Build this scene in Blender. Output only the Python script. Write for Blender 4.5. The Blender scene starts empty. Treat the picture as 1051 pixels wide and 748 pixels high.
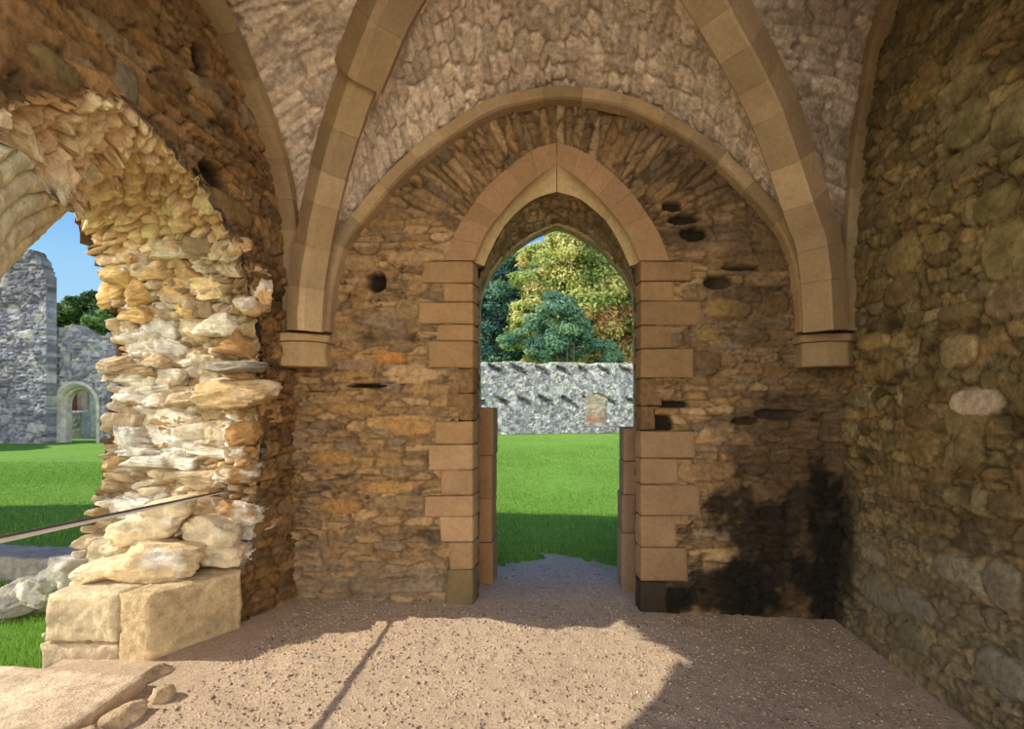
import bpy, math, random
import numpy as np

rng = np.random.default_rng(7)
random.seed(7)
FPX, CX, CY, EYE = 560.0, 573.0, 415.0, 1.5      # lens in pixels, vanishing point, eye height
SC = bpy.context.scene
COL = SC.collection


# ------------------------------------------------------------------ helpers
def px_y(px, py, y):
    """the point seen at a pixel, at depth y"""
    return np.array([(px - CX) / FPX * y, y, EYE + (CY - py) / FPX * y])


def px_x(px, py, x):
    y = x * FPX / (px - CX)
    return np.array([x, y, EYE + (CY - py) / FPX * y])


def px_plan(px, py, A, C):
    d = np.array([(px - CX) / FPX, 1.0, (CY - py) / FPX])
    n = np.array([-(C[1] - A[1]), C[0] - A[0]])
    p = d * ((n @ np.array(A)) / (n @ d[:2]))
    p[2] += EYE
    return p


def S(r, g, b):
    c = np.array([r, g, b], float) / 255.0
    return np.where(c <= 0.04045, c / 12.92, ((c + 0.055) / 1.055) ** 2.4)


def pal(*cols):
    return np.array([S(*c) for c in cols])


def sstep(a, b, x):
    t = np.clip((x - a) / (b - a), 0, 1)
    return t * t * (3 - 2 * t)


def _h(ix, iy, iz, seed):
    n = (ix.astype(np.int64) * 374761393 + iy.astype(np.int64) * 668265263 + iz.astype(np.int64) * 2147483647 + seed * 974711) & 0xFFFFFFFF
    n = ((n ^ (n >> 13)) * 1274126177) & 0xFFFFFFFF
    n = ((n ^ (n >> 16)) * 2246822519) & 0xFFFFFFFF
    return ((n ^ (n >> 15)) & 0xFFFFFF) / float(0x1000000)


def vnoise(p, seed=0):
    i = np.floor(p).astype(np.int64)
    f = p - i
    f = f * f * (3 - 2 * f)
    r = 0
    for dx in (0, 1):
        wx = f[..., 0] if dx else 1 - f[..., 0]
        for dy in (0, 1):
            wy = f[..., 1] if dy else 1 - f[..., 1]
            for dz in (0, 1):
                wz = f[..., 2] if dz else 1 - f[..., 2]
                r = r + wx * wy * wz * _h(i[..., 0] + dx, i[..., 1] + dy, i[..., 2] + dz, seed)
    return r * 2 - 1


def fbm(p, seed=0, oct=4, gain=0.5):
    a, s, t = 1.0, 0, 0
    for k in range(oct):
        s = s + a * vnoise(p * (2.03 ** k), seed + 17 * k)
        t += a
        a *= gain
    return s / t


def uv3(u, v, s=1.0, w=0.0):
    return np.stack([u * s, v * s, np.full_like(u, w)], -1)


def worley(u, v, seed, jit=0.75, p=2.6):
    iu, iv = np.floor(u).astype(np.int64), np.floor(v).astype(np.int64)
    F1 = np.full(u.shape, 9.0)
    F2 = np.full(u.shape, 9.0)
    I1 = np.zeros(u.shape, np.int64)
    J1 = np.zeros(u.shape, np.int64)
    z = np.zeros_like(iu)
    for a in (-1, 0, 1):
        for b in (-1, 0, 1):
            ci, cj = iu + a, iv + b
            cx = ci + 0.5 + jit * (_h(ci, cj, z, seed) - 0.5)
            cy = cj + 0.5 + jit * (_h(ci, cj, z, seed + 5) - 0.5)
            d = (np.abs(u - cx) ** p + np.abs(v - cy) ** p) ** (1 / p)
            near = d < F1
            F2 = np.where(near, F1, np.minimum(F2, d))
            I1 = np.where(near, ci, I1)
            J1 = np.where(near, cj, J1)
            F1 = np.where(near, d, F1)
    r = [_h(I1, J1, z, seed + 11 * k + 3) for k in range(3)]
    return F1, F2, r


def rubble(u, v, seed, su, sv, big=0.3, warp=1.0, palette=None, mortar=None, bigk=2.4, mw=0.1, edge=0.24, dome=0.25):
    """laid rubble: height 0..1 and colour, in the wall's own coordinates"""
    wu = u + warp * 0.35 * su * fbm(uv3(u / su, v / sv, 0.55, seed), seed, 3)
    wv = v + warp * 0.45 * sv * fbm(uv3(u / su, v / sv, 0.45, seed + 9.5), seed + 3, 3)
    F1, F2, r = worley(wu / su, wv / sv, seed)
    e = F2 - F1
    h = sstep(0.0, edge, e) * (0.35 + 0.65 * r[0]) * (1 - dome * F1)
    m = 1 - sstep(0.02, mw + 0.05, e)
    col = palette[(r[1] * len(palette) * 0.999).astype(int)] * (0.78 + 0.44 * r[2])[..., None]
    if big > 0:
        G1, G2, q = worley(wu / su / bigk, wv / sv / (bigk * 0.9), seed + 91)
        eb = G2 - G1
        w = sstep(0.1, 0.17, eb) * (q[0] < big)
        hb = sstep(0.1, 0.1 + edge * 0.8, eb) * (0.6 + 0.4 * q[1])
        cb = palette[(q[1] * len(palette) * 0.999).astype(int)] * (0.9 + 0.35 * q[2])[..., None]
        h = h * (1 - w) + hb * w
        m = m * (1 - w) + (1 - sstep(0.1, 0.2, eb)) * w
        col = col * (1 - w[..., None]) + cb * w[..., None]
    h = h + 0.22 * fbm(uv3(u, v, 22.0, seed), seed + 31, 4)
    h = h + 0.10 * fbm(uv3(u, v, 7.0, seed), seed + 57, 2)
    if mortar is not None:
        col = col * (1 - m[..., None]) + mortar * m[..., None]
    col = col * (1 + 0.22 * fbm(uv3(u, v, 16.0, seed + 2), seed + 77, 4))[..., None]
    return h, np.clip(col, 0.002, 0.95), m


def crevices(u, v, h, c, seed, su=4.0, sv=15.0, amt=0.5):
    """open joints: thin dark gaps where the mortar has fallen out"""
    n1 = fbm(uv3(u * su, v * sv, 1.0, seed), seed, 3)
    n2 = fbm(uv3(u * 1.6, v * 3.0, 1.0, seed + 3), seed + 5, 3)
    k = sstep(0.055, 0.01, np.abs(n1)) * sstep(-0.1, 0.25, n2)
    patch = sstep(0.25, 0.6, fbm(uv3(u * 3.2, v * 9.0, 1.0, seed + 8), seed + 15, 4))
    k = np.maximum(k, patch)
    return h - 0.7 * k, c * (1 - amt * k)[..., None]


def feature(u, v, h, col, u0, v0, ru, rv, c, raise_, seed=1, pw=3.0):
    d = (np.abs((u - u0) / ru) ** pw + np.abs((v - v0) / rv) ** pw) ** (1 / pw)
    d = d + 0.16 * fbm(uv3((u - u0) / ru, (v - v0) / rv, 1.6, seed), seed, 3)
    w = sstep(1.06, 0.9, d)
    hh = raise_ * (1 - 0.25 * np.clip(d, 0, 1) ** 2) + 0.08 * fbm(uv3(u, v, 20.0, seed), seed + 4, 3)
    ring = sstep(1.25, 1.05, d) * (1 - w)
    h = h * (1 - 0.5 * ring)
    h = h * (1 - w) + hh * w
    cc = np.asarray(c) * (1 + 0.2 * fbm(uv3(u, v, 14.0, seed), seed + 8, 3))[..., None]
    col = col * (1 - w[..., None]) + cc * w[..., None]
    return h, col


def mesh_np(name, V, F, mat, parent=None, col=None, smooth=True):
    V = np.asarray(V, np.float32).reshape(-1, 3)
    F = np.asarray(F, np.int32)
    k = F.shape[1]
    me = bpy.data.meshes.new(name)
    me.vertices.add(len(V))
    me.vertices.foreach_set('co', V.ravel())
    me.loops.add(F.size)
    me.loops.foreach_set('vertex_index', F.ravel())
    me.polygons.add(len(F))
    me.polygons.foreach_set('loop_start', np.arange(0, F.size, k, dtype=np.int32))
    me.polygons.foreach_set('loop_total', np.full(len(F), k, np.int32))
    me.polygons.foreach_set('use_smooth', np.full(len(F), smooth))
    if col is not None:
        at = me.color_attributes.new('Col', 'FLOAT_COLOR', 'POINT')
        c4 = np.ones((len(V), 4), np.float32)
        c4[:, :3] = np.asarray(col).reshape(-1, 3)
        at.data.foreach_set('color', c4.ravel())
    me.update(calc_edges=True)
    me.validate()
    if mat is not None:
        me.materials.append(mat)
    o = bpy.data.objects.new(name, me)
    COL.objects.link(o)
    if parent is not None:
        o.parent = parent
    return o


def grid_mesh(name, P, h, col, mat, parent=None, keep=None, flip=False, smooth=True):
    """P (n,m,3) base points, h displacement in metres along the surface normal"""
    n, m = P.shape[:2]
    du = np.gradient(P, axis=0)
    dv = np.gradient(P, axis=1)
    N = np.cross(du, dv)
    N /= np.linalg.norm(N, axis=-1, keepdims=True) + 1e-12
    if flip:
        N = -N
    V = P + N * h[..., None]
    idx = np.arange(n * m).reshape(n, m)
    F = np.stack([idx[:-1, :-1], idx[1:, :-1], idx[1:, 1:], idx[:-1, 1:]], -1).reshape(-1, 4)
    if flip:
        F = F[:, ::-1]
    if keep is not None:
        kc = keep[:-1, :-1] & keep[1:, :-1] & keep[1:, 1:] & keep[:-1, 1:]
        F = F[kc.ravel()]
        used = np.unique(F)
        mp = np.full(n * m, -1, np.int64)
        mp[used] = np.arange(len(used))
        F = mp[F]
        V = V.reshape(-1, 3)[used]
        col = np.asarray(col).reshape(-1, 3)[used]
    return mesh_np(name, V, F, mat, parent, col, smooth)


def thing(name, label, cat, loc=(0, 0, 0), group=None):
    o = bpy.data.objects.new(name, None)
    o.empty_display_size = 0.1
    COL.objects.link(o)
    o.location = loc
    return tag(o, label, cat, group)


def tag(o, label, cat, group=None, kind=None):
    o['label'] = label
    o['category'] = cat
    if group:
        o['group'] = group
    if kind:
        o['kind'] = kind
    return o


def structure(o, label=None, cat=None):
    o['kind'] = 'structure'
    if label:
        o['label'] = label
    if cat:
        o['category'] = cat
    return o


def adopt(root, kids):
    """parent kids built in world coordinates under a root that stands at its base"""
    loc = np.array(root.location)
    for k in kids:
        if k.data is not None:
            co = np.zeros(len(k.data.vertices) * 3, np.float32)
            k.data.vertices.foreach_get('co', co)
            co = co.reshape(-1, 3) - loc.astype(np.float32)
            k.data.vertices.foreach_set('co', co.ravel())
            k.data.update()
        k.parent = root


def spline(pts, n):
    """Catmull-Rom through pts, resampled evenly by length"""
    p = np.asarray(pts, float)
    q = np.vstack([2 * p[0] - p[1], p, 2 * p[-1] - p[-2]])
    out = []
    for i in range(1, len(q) - 2):
        t = np.linspace(0, 1, 24, endpoint=False)[:, None]
        a, b, c, d = q[i - 1], q[i], q[i + 1], q[i + 2]
        out.append(0.5 * ((2 * b) + (c - a) * t + (2 * a - 5 * b + 4 * c - d) * t ** 2 + (-a + 3 * b - 3 * c + d) * t ** 3))
    out = np.vstack(out + [p[-1:]])
    return resample(out, n)


def resample(p, n):
    L = np.r_[0, np.cumsum(np.linalg.norm(np.diff(p, axis=0), axis=1))]
    t = np.linspace(0, L[-1], n)
    return np.stack([np.interp(t, L, p[:, k]) for k in range(p.shape[1])], -1)


def length(p):
    return np.linalg.norm(np.diff(p, axis=0), axis=1).sum()


# ------------------------------------------------------------------ materials
def nodes_of(name):
    m = bpy.data.materials.new(name)
    m.use_nodes = True
    nt = m.node_tree
    return m, nt, nt.nodes['Principled BSDF']


def stone_mat(name, bump=0.35, scale=26.0, rough=0.92, tint=None, contrast=0.35):
    """per-stone colour of the masonry, broken up by fine grain and pitted"""
    m, nt, b = nodes_of(name)
    N, L = nt.nodes.new, nt.links.new
    tc = N('ShaderNodeTexCoord')
    at = N('ShaderNodeAttribute')
    at.attribute_name = 'Col'
    n1 = N('ShaderNodeTexNoise')
    n1.inputs['Scale'].default_value = scale
    n1.inputs['Detail'].default_value = 8
    n1.inputs['Roughness'].default_value = 0.65
    n2 = N('ShaderNodeTexNoise')
    n2.inputs['Scale'].default_value = scale * 5
    n2.inputs['Detail'].default_value = 4
    L(tc.outputs['Object'], n1.inputs['Vector'])
    L(tc.outputs['Object'], n2.inputs['Vector'])
    mr = N('ShaderNodeMapRange')
    mr.inputs['From Min'].default_value = 0.3
    mr.inputs['From Max'].default_value = 0.7
    mr.inputs['To Min'].default_value = 1 - contrast
    mr.inputs['To Max'].default_value = 1 + contrast
    L(n1.outputs['Fac'], mr.inputs['Value'])
    mx = N('ShaderNodeMix')
    mx.data_type = 'RGBA'
    mx.blend_type = 'MULTIPLY'
    mx.inputs[0].default_value = 1
    src = at.outputs['Color']
    if tint is not None:
        rgb = N('ShaderNodeRGB')
        rgb.outputs[0].default_value = (*tint, 1)
        src = rgb.outputs[0]
    L(src, mx.inputs[6])
    L(mr.outputs['Result'], mx.inputs[7])
    L(mx.outputs[2], b.inputs['Base Color'])
    b.inputs['Roughness'].default_value = rough
    b.inputs['Specular IOR Level'].default_value = 0.15
    ad = N('ShaderNodeMath')
    ad.operation = 'MULTIPLY_ADD'
    ad.inputs[1].default_value = 0.5
    L(n2.outputs['Fac'], ad.inputs[0])
    L(n1.outputs['Fac'], ad.inputs[2])
    bp = N('ShaderNodeBump')
    bp.inputs['Strength'].default_value = bump
    bp.inputs['Distance'].default_value = 0.02
    L(ad.outputs[0], bp.inputs['Height'])
    L(bp.outputs['Normal'], b.inputs['Normal'])
    return m


def leaf_mat(name):
    m, nt, b = nodes_of(name)
    N, L = nt.nodes.new, nt.links.new
    at = N('ShaderNodeAttribute')
    at.attribute_name = 'Col'
    L(at.outputs['Color'], b.inputs['Base Color'])
    b.inputs['Roughness'].default_value = 0.6
    b.inputs['Specular IOR Level'].default_value = 0.25
    tr = N('ShaderNodeBsdfTranslucent')
    L(at.outputs['Color'], tr.inputs['Color'])
    ms = N('ShaderNodeMixShader')
    ms.inputs[0].default_value = 0.35
    L(b.outputs[0], ms.inputs[1])
    L(tr.outputs[0], ms.inputs[2])
    L(ms.outputs[0], nt.nodes['Material Output'].inputs['Surface'])
    return m


def plain_mat(name, c, rough=0.6, metal=0.0, bump=0.0, scale=40):
    m, nt, b = nodes_of(name)
    N, L = nt.nodes.new, nt.links.new
    no = N('ShaderNodeTexNoise')
    no.inputs['Scale'].default_value = scale
    cr = N('ShaderNodeMapRange')
    cr.inputs['To Min'].default_value = 0.75
    cr.inputs['To Max'].default_value = 1.2
    L(no.outputs['Fac'], cr.inputs['Value'])
    mx = N('ShaderNodeMix')
    mx.data_type = 'RGBA'
    mx.blend_type = 'MULTIPLY'
    mx.inputs[0].default_value = 1
    mx.inputs[6].default_value = (*c, 1)
    L(cr.outputs['Result'], mx.inputs[7])
    L(mx.outputs[2], b.inputs['Base Color'])
    b.inputs['Roughness'].default_value = rough
    b.inputs['Metallic'].default_value = metal
    return m


M_WALL = stone_mat('rubble_masonry', bump=0.55, scale=30, contrast=0.4)
M_ASH = stone_mat('dressed_stone', bump=0.18, scale=34, contrast=0.14)
M_JAMB = stone_mat('broken_stone', bump=0.8, scale=17, contrast=0.34)
M_FAR = stone_mat('flint_wall', bump=0.6, scale=4.0, contrast=0.35)
M_GRAVEL = stone_mat('gravel', bump=0.7, scale=70, contrast=0.3)
M_TURF = stone_mat('turf', bump=0.5, scale=9, contrast=0.25)
M_LEAF = leaf_mat('leaves')
M_GRASS = leaf_mat('grass_blades')
M_BARK = plain_mat('bark', tuple(S(95, 80, 62)), 0.95, scale=8)
M_RAILD = plain_mat('weathered_wood', tuple(S(92, 84, 76)), 0.7)
M_RAILW = plain_mat('pale_rail', tuple(S(238, 232, 220)), 0.6)

# ------------------------------------------------------------------ world, sun, camera
SUN = np.array([1.29, 0.13, -1.0])               # the way the light travels
SUN_STR, SKY_STR, EXPO, CLOUD_FILL = 3.75, 0.68, 0.6, 5.0
w = bpy.data.worlds.new('sky')
SC.world = w
w.use_nodes = True
nt = w.node_tree
tc = nt.nodes.new('ShaderNodeTexCoord')
sx = nt.nodes.new('ShaderNodeSeparateXYZ')
nt.links.new(tc.outputs['Generated'], sx.inputs[0])
cr = nt.nodes.new('ShaderNodeValToRGB')                # clear summer sky: pale at the horizon, blue overhead
cr.color_ramp.elements[0].position = 0.0
cr.color_ramp.elements[0].color = (*S(196, 226, 246), 1)
cr.color_ramp.elements[1].position = 0.75
cr.color_ramp.elements[1].color = (*S(62, 122, 210), 1)
e_ = cr.color_ramp.elements.new(0.20)
e_.color = (*S(156, 208, 246), 1)
e_ = cr.color_ramp.elements.new(0.31)
e_.color = (*S(104, 170, 238), 1)
nt.links.new(sx.outputs['Z'], cr.inputs['Fac'])
bg = nt.nodes['Background']
bg.inputs['Strength'].default_value = SKY_STR
# bright cloud bank added low behind the camera, unseen, to fill the interior
mc = nt.nodes.new('ShaderNodeMapRange')
mc.interpolation_type = 'SMOOTHSTEP'
mc.inputs['From Min'].default_value = 0.12
mc.inputs['From Max'].default_value = -0.45
nt.links.new(sx.outputs['Y'], mc.inputs['Value'])
cn = nt.nodes.new('ShaderNodeTexNoise')
cn.inputs['Scale'].default_value = 2.6
cn.inputs['Detail'].default_value = 6
nt.links.new(tc.outputs['Generated'], cn.inputs['Vector'])
cm = nt.nodes.new('ShaderNodeMapRange')
cm.inputs['From Min'].default_value = 0.30
cm.inputs['From Max'].default_value = 0.55
nt.links.new(cn.outputs['Fac'], cm.inputs['Value'])
me_ = nt.nodes.new('ShaderNodeMapRange')
me_.interpolation_type = 'SMOOTHSTEP'
me_.inputs['From Min'].default_value = 0.62
me_.inputs['From Max'].default_value = 0.22
nt.links.new(sx.outputs['Z'], me_.inputs['Value'])
m2_ = nt.nodes.new('ShaderNodeMath')
m2_.operation = 'MULTIPLY'
nt.links.new(me_.outputs[0], m2_.inputs[0])
mm = nt.nodes.new('ShaderNodeMath')
mm.operation = 'MULTIPLY'
nt.links.new(mc.outputs[0], mm.inputs[0])
nt.links.new(cm.outputs[0], m2_.inputs[1])
nt.links.new(m2_.outputs[0], mm.inputs[1])
mk = nt.nodes.new('ShaderNodeMix')
mk.data_type = 'RGBA'
nt.links.new(mm.outputs[0], mk.inputs[0])
nt.links.new(cr.outputs[0], mk.inputs[6])
mk.inputs[7].default_value = (CLOUD_FILL, CLOUD_FILL * 0.93, CLOUD_FILL * 0.82, 1)
nt.links.new(mk.outputs[2], bg.inputs[0])

ld = bpy.data.lights.new('sun', 'SUN')
ld.energy = SUN_STR
ld.color = (1.0, 0.93, 0.80)
ld.angle = math.radians(0.53)
lo = bpy.data.objects.new('sun', ld)
COL.objects.link(lo)
d = -SUN / np.linalg.norm(SUN)
import mathutils
lo.rotation_euler = mathutils.Vector(d).to_track_quat('Z', 'Y').to_euler()
lo.location = (-20, -4, 16)

cd = bpy.data.cameras.new('camera')
cam = bpy.data.objects.new('camera', cd)
COL.objects.link(cam)
cam.location = (0, 0, EYE)
cam.rotation_euler = (math.pi / 2, 0, 0)
cd.sensor_width = 36
cd.lens = FPX / 1051 * 36
cd.shift_x = -(CX - 525.5) / 1051
cd.shift_y = (CY - 374) / 1051
cd.clip_start = 0.05
cd.clip_end = 400
SC.camera = cam
SC.view_settings.view_transform = 'Standard'
SC.view_settings.look = 'None'
SC.view_settings.gamma = 1
SC.view_settings.exposure = EXPO
SC.view_settings.use_curve_mapping = False

# ------------------------------------------------------------------ key curves
XL, XR, YE = -1.914, 2.10, 4.0                   # left corner, right wall, end wall
VC = (-0.05, 2.35)                               # plan of the vault's centre
AL, AR = (-1.80, 3.84), (1.97, 3.84)
MIRY = VC[1]


def floor_z(x):
    return 0.01 - 0.043 * np.clip(x, -2.3, 2.4)


APEX = np.array([VC[0], VC[1], 4.06])
dl = [px_plan(*q, AL, VC) for q in [(321, 340), (323, 298), (329, 258), (336, 222), (346, 180), (358, 138), (372, 97), (391.5, 48), (411, 4)]]
dr = [px_plan(*q, AR, VC) for q in [(838.5, 340), (836, 290), (831, 250), (822, 225), (808, 184), (800, 160), (783, 114), (763, 76), (741, 36), (719.5, 0)]]
CDL = spline(dl + [0.5 * (dl[-1] + APEX) + [0, 0, .07], APEX], 160)
CDR = spline(dr + [0.5 * (dr[-1] + APEX) + [0, 0, .06], APEX], 160)
er = [(332, 340), (336, 300), (343, 268), (352, 244.5), (373.5, 218), (398, 188), (429, 159), (482, 122), (510, 108), (537, 101.5), (567, 96.5), (600, 98), (630, 103), (656, 111), (702, 135), (745, 167.5), (782, 205), (806, 235), (818, 262), (825, 300), (828, 340)]
CER = spline([px_y(a, b, 3.90) for a, b in er], 240)


def mirrored(pts):
    p = [np.array(q, float) for q in pts]
    return p + [np.array([q[0], 2 * MIRY - q[1], q[2]]) for q in p[::-1] if q[1] > MIRY + 0.02]


lr = [px_x(*q, -1.85) for q in [(308, 340), (308, 300), (304, 250), (300, 215), (293.5, 178), (280.5, 134), (263, 87), (244.5, 42), (222, 0)]]
CLR = spline(mirrored(lr + [np.array([-1.85, 2.65, 3.80]), np.array([-1.85, MIRY, 3.84])]), 240)
rr = [px_x(*q, 2.05) for q in [(868.5, 340), (868.5, 290), (869, 240), (875, 160), (886, 97), (899, 30)]]
CRR = spline(mirrored(rr + [np.array([2.05, 3.05, 4.17]), np.array([2.05, 2.6, 4.26]), np.array([2.05, MIRY, 4.27])]), 240)


def outward(C, n):
    """unit vectors in the rib's own vertical plane, pointing away from the room"""
    T = np.gradient(C, axis=0)
    T /= np.linalg.norm(T, axis=1, keepdims=True)
    O = np.cross(T, n)
    O /= np.linalg.norm(O, axis=1, keepdims=True)
    c = C.mean(0) - np.array([0, 0, 1.0])
    s = np.sign(((C - c) * O).sum(1).mean())
    return O * s, T


# ------------------------------------------------------------------ ribs
def rib(name, label, C, n, prof, nstone, col, seed, depth_of=None, joint=0.0015, rough=0.004, cat='vault rib', part='voussoir', group=None):
    n = np.asarray(n, float) / np.linalg.norm(n)
    O, T = outward(C, n)
    base = C[0].copy()
    root = thing(name, label, cat, tuple(base), group)
    Ltot = length(C)
    Ls = np.r_[0, np.cumsum(np.linalg.norm(np.diff(C, axis=0), axis=1))]
    r = np.random.default_rng(seed)
    cuts = np.cumsum(r.uniform(0.75, 1.25, nstone))
    cuts = np.r_[0, cuts / cuts[-1]] * Ltot
    kids = []
    pr0 = np.asarray(prof, float)
    cl = np.vstack([pr0, pr0[:1]])
    k = max(24, int(length(cl) / 0.016))
    pr = resample(cl, k + 1)[:-1]
    # keep true corners
    for q in pr0:
        pr[np.argmin(np.linalg.norm(pr - q, axis=1))] = q
    for i in range(nstone):
        a, b = cuts[i] + joint / 2, cuts[i + 1] - joint / 2
        m = max(4, int((b - a) / 0.02))
        t = np.linspace(a, b, m)
        c = np.stack([np.interp(t, Ls, C[:, q]) for q in range(3)], -1)
        o = np.stack([np.interp(t, Ls, O[:, q]) for q in range(3)], -1)
        mid = pr.mean(0)
        off = r.uniform(-0.002, 0.002, 2)
        V = []
        for j in range(m):
            sc = 1.0
            if j == 0 or j == m - 1:
                sc = 0.99
            p = (pr - mid) * sc + mid + off
            if depth_of is not None:
                p = depth_of(p, t[j] / Ltot, i)
            V.append(c[j] + p[:, :1] * n + p[:, 1:2] * o[j])
        V = np.array(V)
        V = V + rough * (fbm(V * 9.0, seed + i, 3)[..., None] * 1.0) * n + rough * fbm(V * 8.0, seed + 50 + i, 3)[..., None] * o[:, None, :]
        kk = pr.shape[0]
        idx = np.arange(m * kk).reshape(m, kk)
        F = np.stack([idx[:-1], idx[1:], np.roll(idx, -1, 1)[1:], np.roll(idx, -1, 1)[:-1]], -1).reshape(-1, 4)
        # end caps as fans about a centre
        Vv = np.vstack([V.reshape(-1, 3), V[0].mean(0)[None], V[-1].mean(0)[None]])
        c0, c1 = m * kk, m * kk + 1
        cap0 = np.stack([idx[0], np.roll(idx[0], -1), np.full(kk, c0), np.full(kk, c0)], -1)
        cap1 = np.stack([np.roll(idx[-1], -1), idx[-1], np.full(kk, c1), np.full(kk, c1)], -1)
        cc = np.asarray(col[int(r.integers(len(col)))]) * r.uniform(0.88, 1.12)
        colv = cc * (1 + 0.16 * fbm(Vv * 7.0, seed + 5, 4))[:, None]
        tri = np.vstack([F[:, [0, 1, 2]], F[:, [0, 2, 3]], cap0[:, :3], cap1[:, :3]])
        ob = mesh_np(part, Vv, tri, M_ASH, None, colv)
        shade(ob)
        kids.append(ob)
    adopt(root, kids)
    return root


def shade(ob, ang=35):
    """keep arrises crisp"""
    me = ob.data
    me.set_sharp_from_angle(angle=math.radians(ang))


ASH = pal((176, 146, 104), (168, 140, 100), (182, 154, 114), (164, 138, 102))
ASHD = pal((158, 130, 92), (150, 124, 88), (160, 136, 98))
nL = np.cross(np.array([VC[0] - AL[0], VC[1] - AL[1], 0]), [0, 0, 1.0])
nR = np.cross(np.array([VC[0] - AR[0], VC[1] - AR[1], 0]), [0, 0, 1.0])


def rect(wd, d0, d1, ch=0.012):
    h = wd / 2
    return [(-h + ch, d0), (h - ch, d0), (h, d0 + ch), (h, d1), (-h, d1), (-h, d0 + ch)]


# the left diagonal: the lower part of its face has spalled away under a thicker length
s_break = 0.0
Ls_ = np.r_[0, np.cumsum(np.linalg.norm(np.diff(CDL, axis=0), axis=1))]
ib = int(np.argmin(np.linalg.norm(CDL - px_plan(378, 92, AL, VC), axis=1)))
tb = Ls_[ib] / Ls_[-1]
N_LOW = 5


def rib_left():
    lo_c, hi_c = CDL[:ib + 1], CDL[ib:]
    lo_c, hi_c = resample(lo_c, 90), resample(hi_c, 90)
    r1 = rib('diagonal_rib', 'pale diagonal vault rib on the left with a broken step in its underside', lo_c, nL, rect(0.185, 0.0, 0.2, 0.03), 6, ASH, 21)
    r2 = rib('diagonal_rib_tmp', 'x', hi_c, nL, rect(0.235, -0.035, 0.22, 0.035), 5, ASH * 1.06, 22)
    base = np.array(r2.location) - np.array(r1.location)
    for c in list(r2.children):
        c.data.transform(mathutils.Matrix.Translation(base))
        c.parent = r1
    bpy.data.objects.remove(r2)
    return r1


rib_left()
rib('diagonal_rib', 'deep diagonal vault rib on the right, sharp-edged with a dark shaded side', CDR, nR, rect(0.215, 0.0, 0.22, 0.012), 12, ASH * 0.97, 31)
rib('wall_rib', 'thin curved stone rib arching over the pointed doorway', CER, (0, 1, 0), [(-0.02, -0.028), (0.0, -0.04), (0.1, -0.042), (0.1, 0.06), (0.0, 0.06), (-0.025, 0.045)], 19, ASH * 0.95, 41)
rib('wall_rib', 'stone rib curving up the left wall above the broken opening', CLR, (1, 0, 0), [(0.03, -0.045), (0.03, 0.03), (0.0, 0.055), (-0.1, 0.055), (-0.1, -0.055), (0.0, -0.055)], 22, ASHD, 51)
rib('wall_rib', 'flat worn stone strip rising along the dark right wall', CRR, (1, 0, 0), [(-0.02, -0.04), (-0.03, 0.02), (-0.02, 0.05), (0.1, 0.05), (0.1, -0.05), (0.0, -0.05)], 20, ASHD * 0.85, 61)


# ------------------------------------------------------------------ corbels
def corbel(label, cx, cy, seed, col):
    root = thing('corbel', label, 'corbel', (cx, cy, 1.76))
    kids = []
    levels = {
        'abacus': [(0.15, 1.935), (0.225, 1.94), (0.23, 1.955), (0.23, 1.985), (0.22, 1.995), (0.1, 2.0)],
        'bell': [(0.1, 1.76), (0.205, 1.765), (0.21, 1.78), (0.207, 1.84), (0.198, 1.88), (0.205, 1.92), (0.215, 1.934), (0.1, 1.936)],
    }
    for nm, prof in levels.items():
        prof = resample(np.array(prof), 30)
        ang = np.linspace(0, 2 * math.pi, 73)[:-1]
        # rounded octagon
        kf = math.cos(math.pi / 8) / np.cos((ang + math.pi / 8) % (math.pi / 4) - math.pi / 8)
        V = np.array([[(cx + r * k * math.cos(a), cy + r * k * math.sin(a), z) for a, k in zip(ang, kf)] for r, z in prof])
        V = V + (0.005 * fbm(V * 14, seed, 3))[..., None]
        m, kk = V.shape[:2]
        idx = np.arange(m * kk).reshape(m, kk)
        F = np.stack([idx[:-1], np.roll(idx, -1, 1)[:-1], np.roll(idx, -1, 1)[1:], idx[1:]], -1).reshape(-1, 4)
        Vf = V.reshape(-1, 3)
        c = np.asarray(col) * (1 + 0.2 * fbm(Vf * 8, seed + 2, 4))[:, None]
        o = mesh_np(nm, Vf, F, M_ASH, None, c)
        shade(o, 25)
        kids.append(o)
    adopt(root, kids)


corbel('pale octagonal stone corbel carrying the ribs in the left corner', -1.845, 3.97, 3, ASH[0])
corbel('dim octagonal stone corbel carrying the ribs in the right corner', 1.93, 3.97, 4, ASHD[1])

# ------------------------------------------------------------------ vault webs
WEB = pal((224, 200, 168), (214, 190, 160), (230, 206, 178), (218, 196, 166), (226, 204, 176))
ceil_root = bpy.data.objects.new('ceiling', None)
COL.objects.link(ceil_root)
structure(ceil_root, 'rubble vault webs springing between the stone ribs', 'vault')


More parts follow.
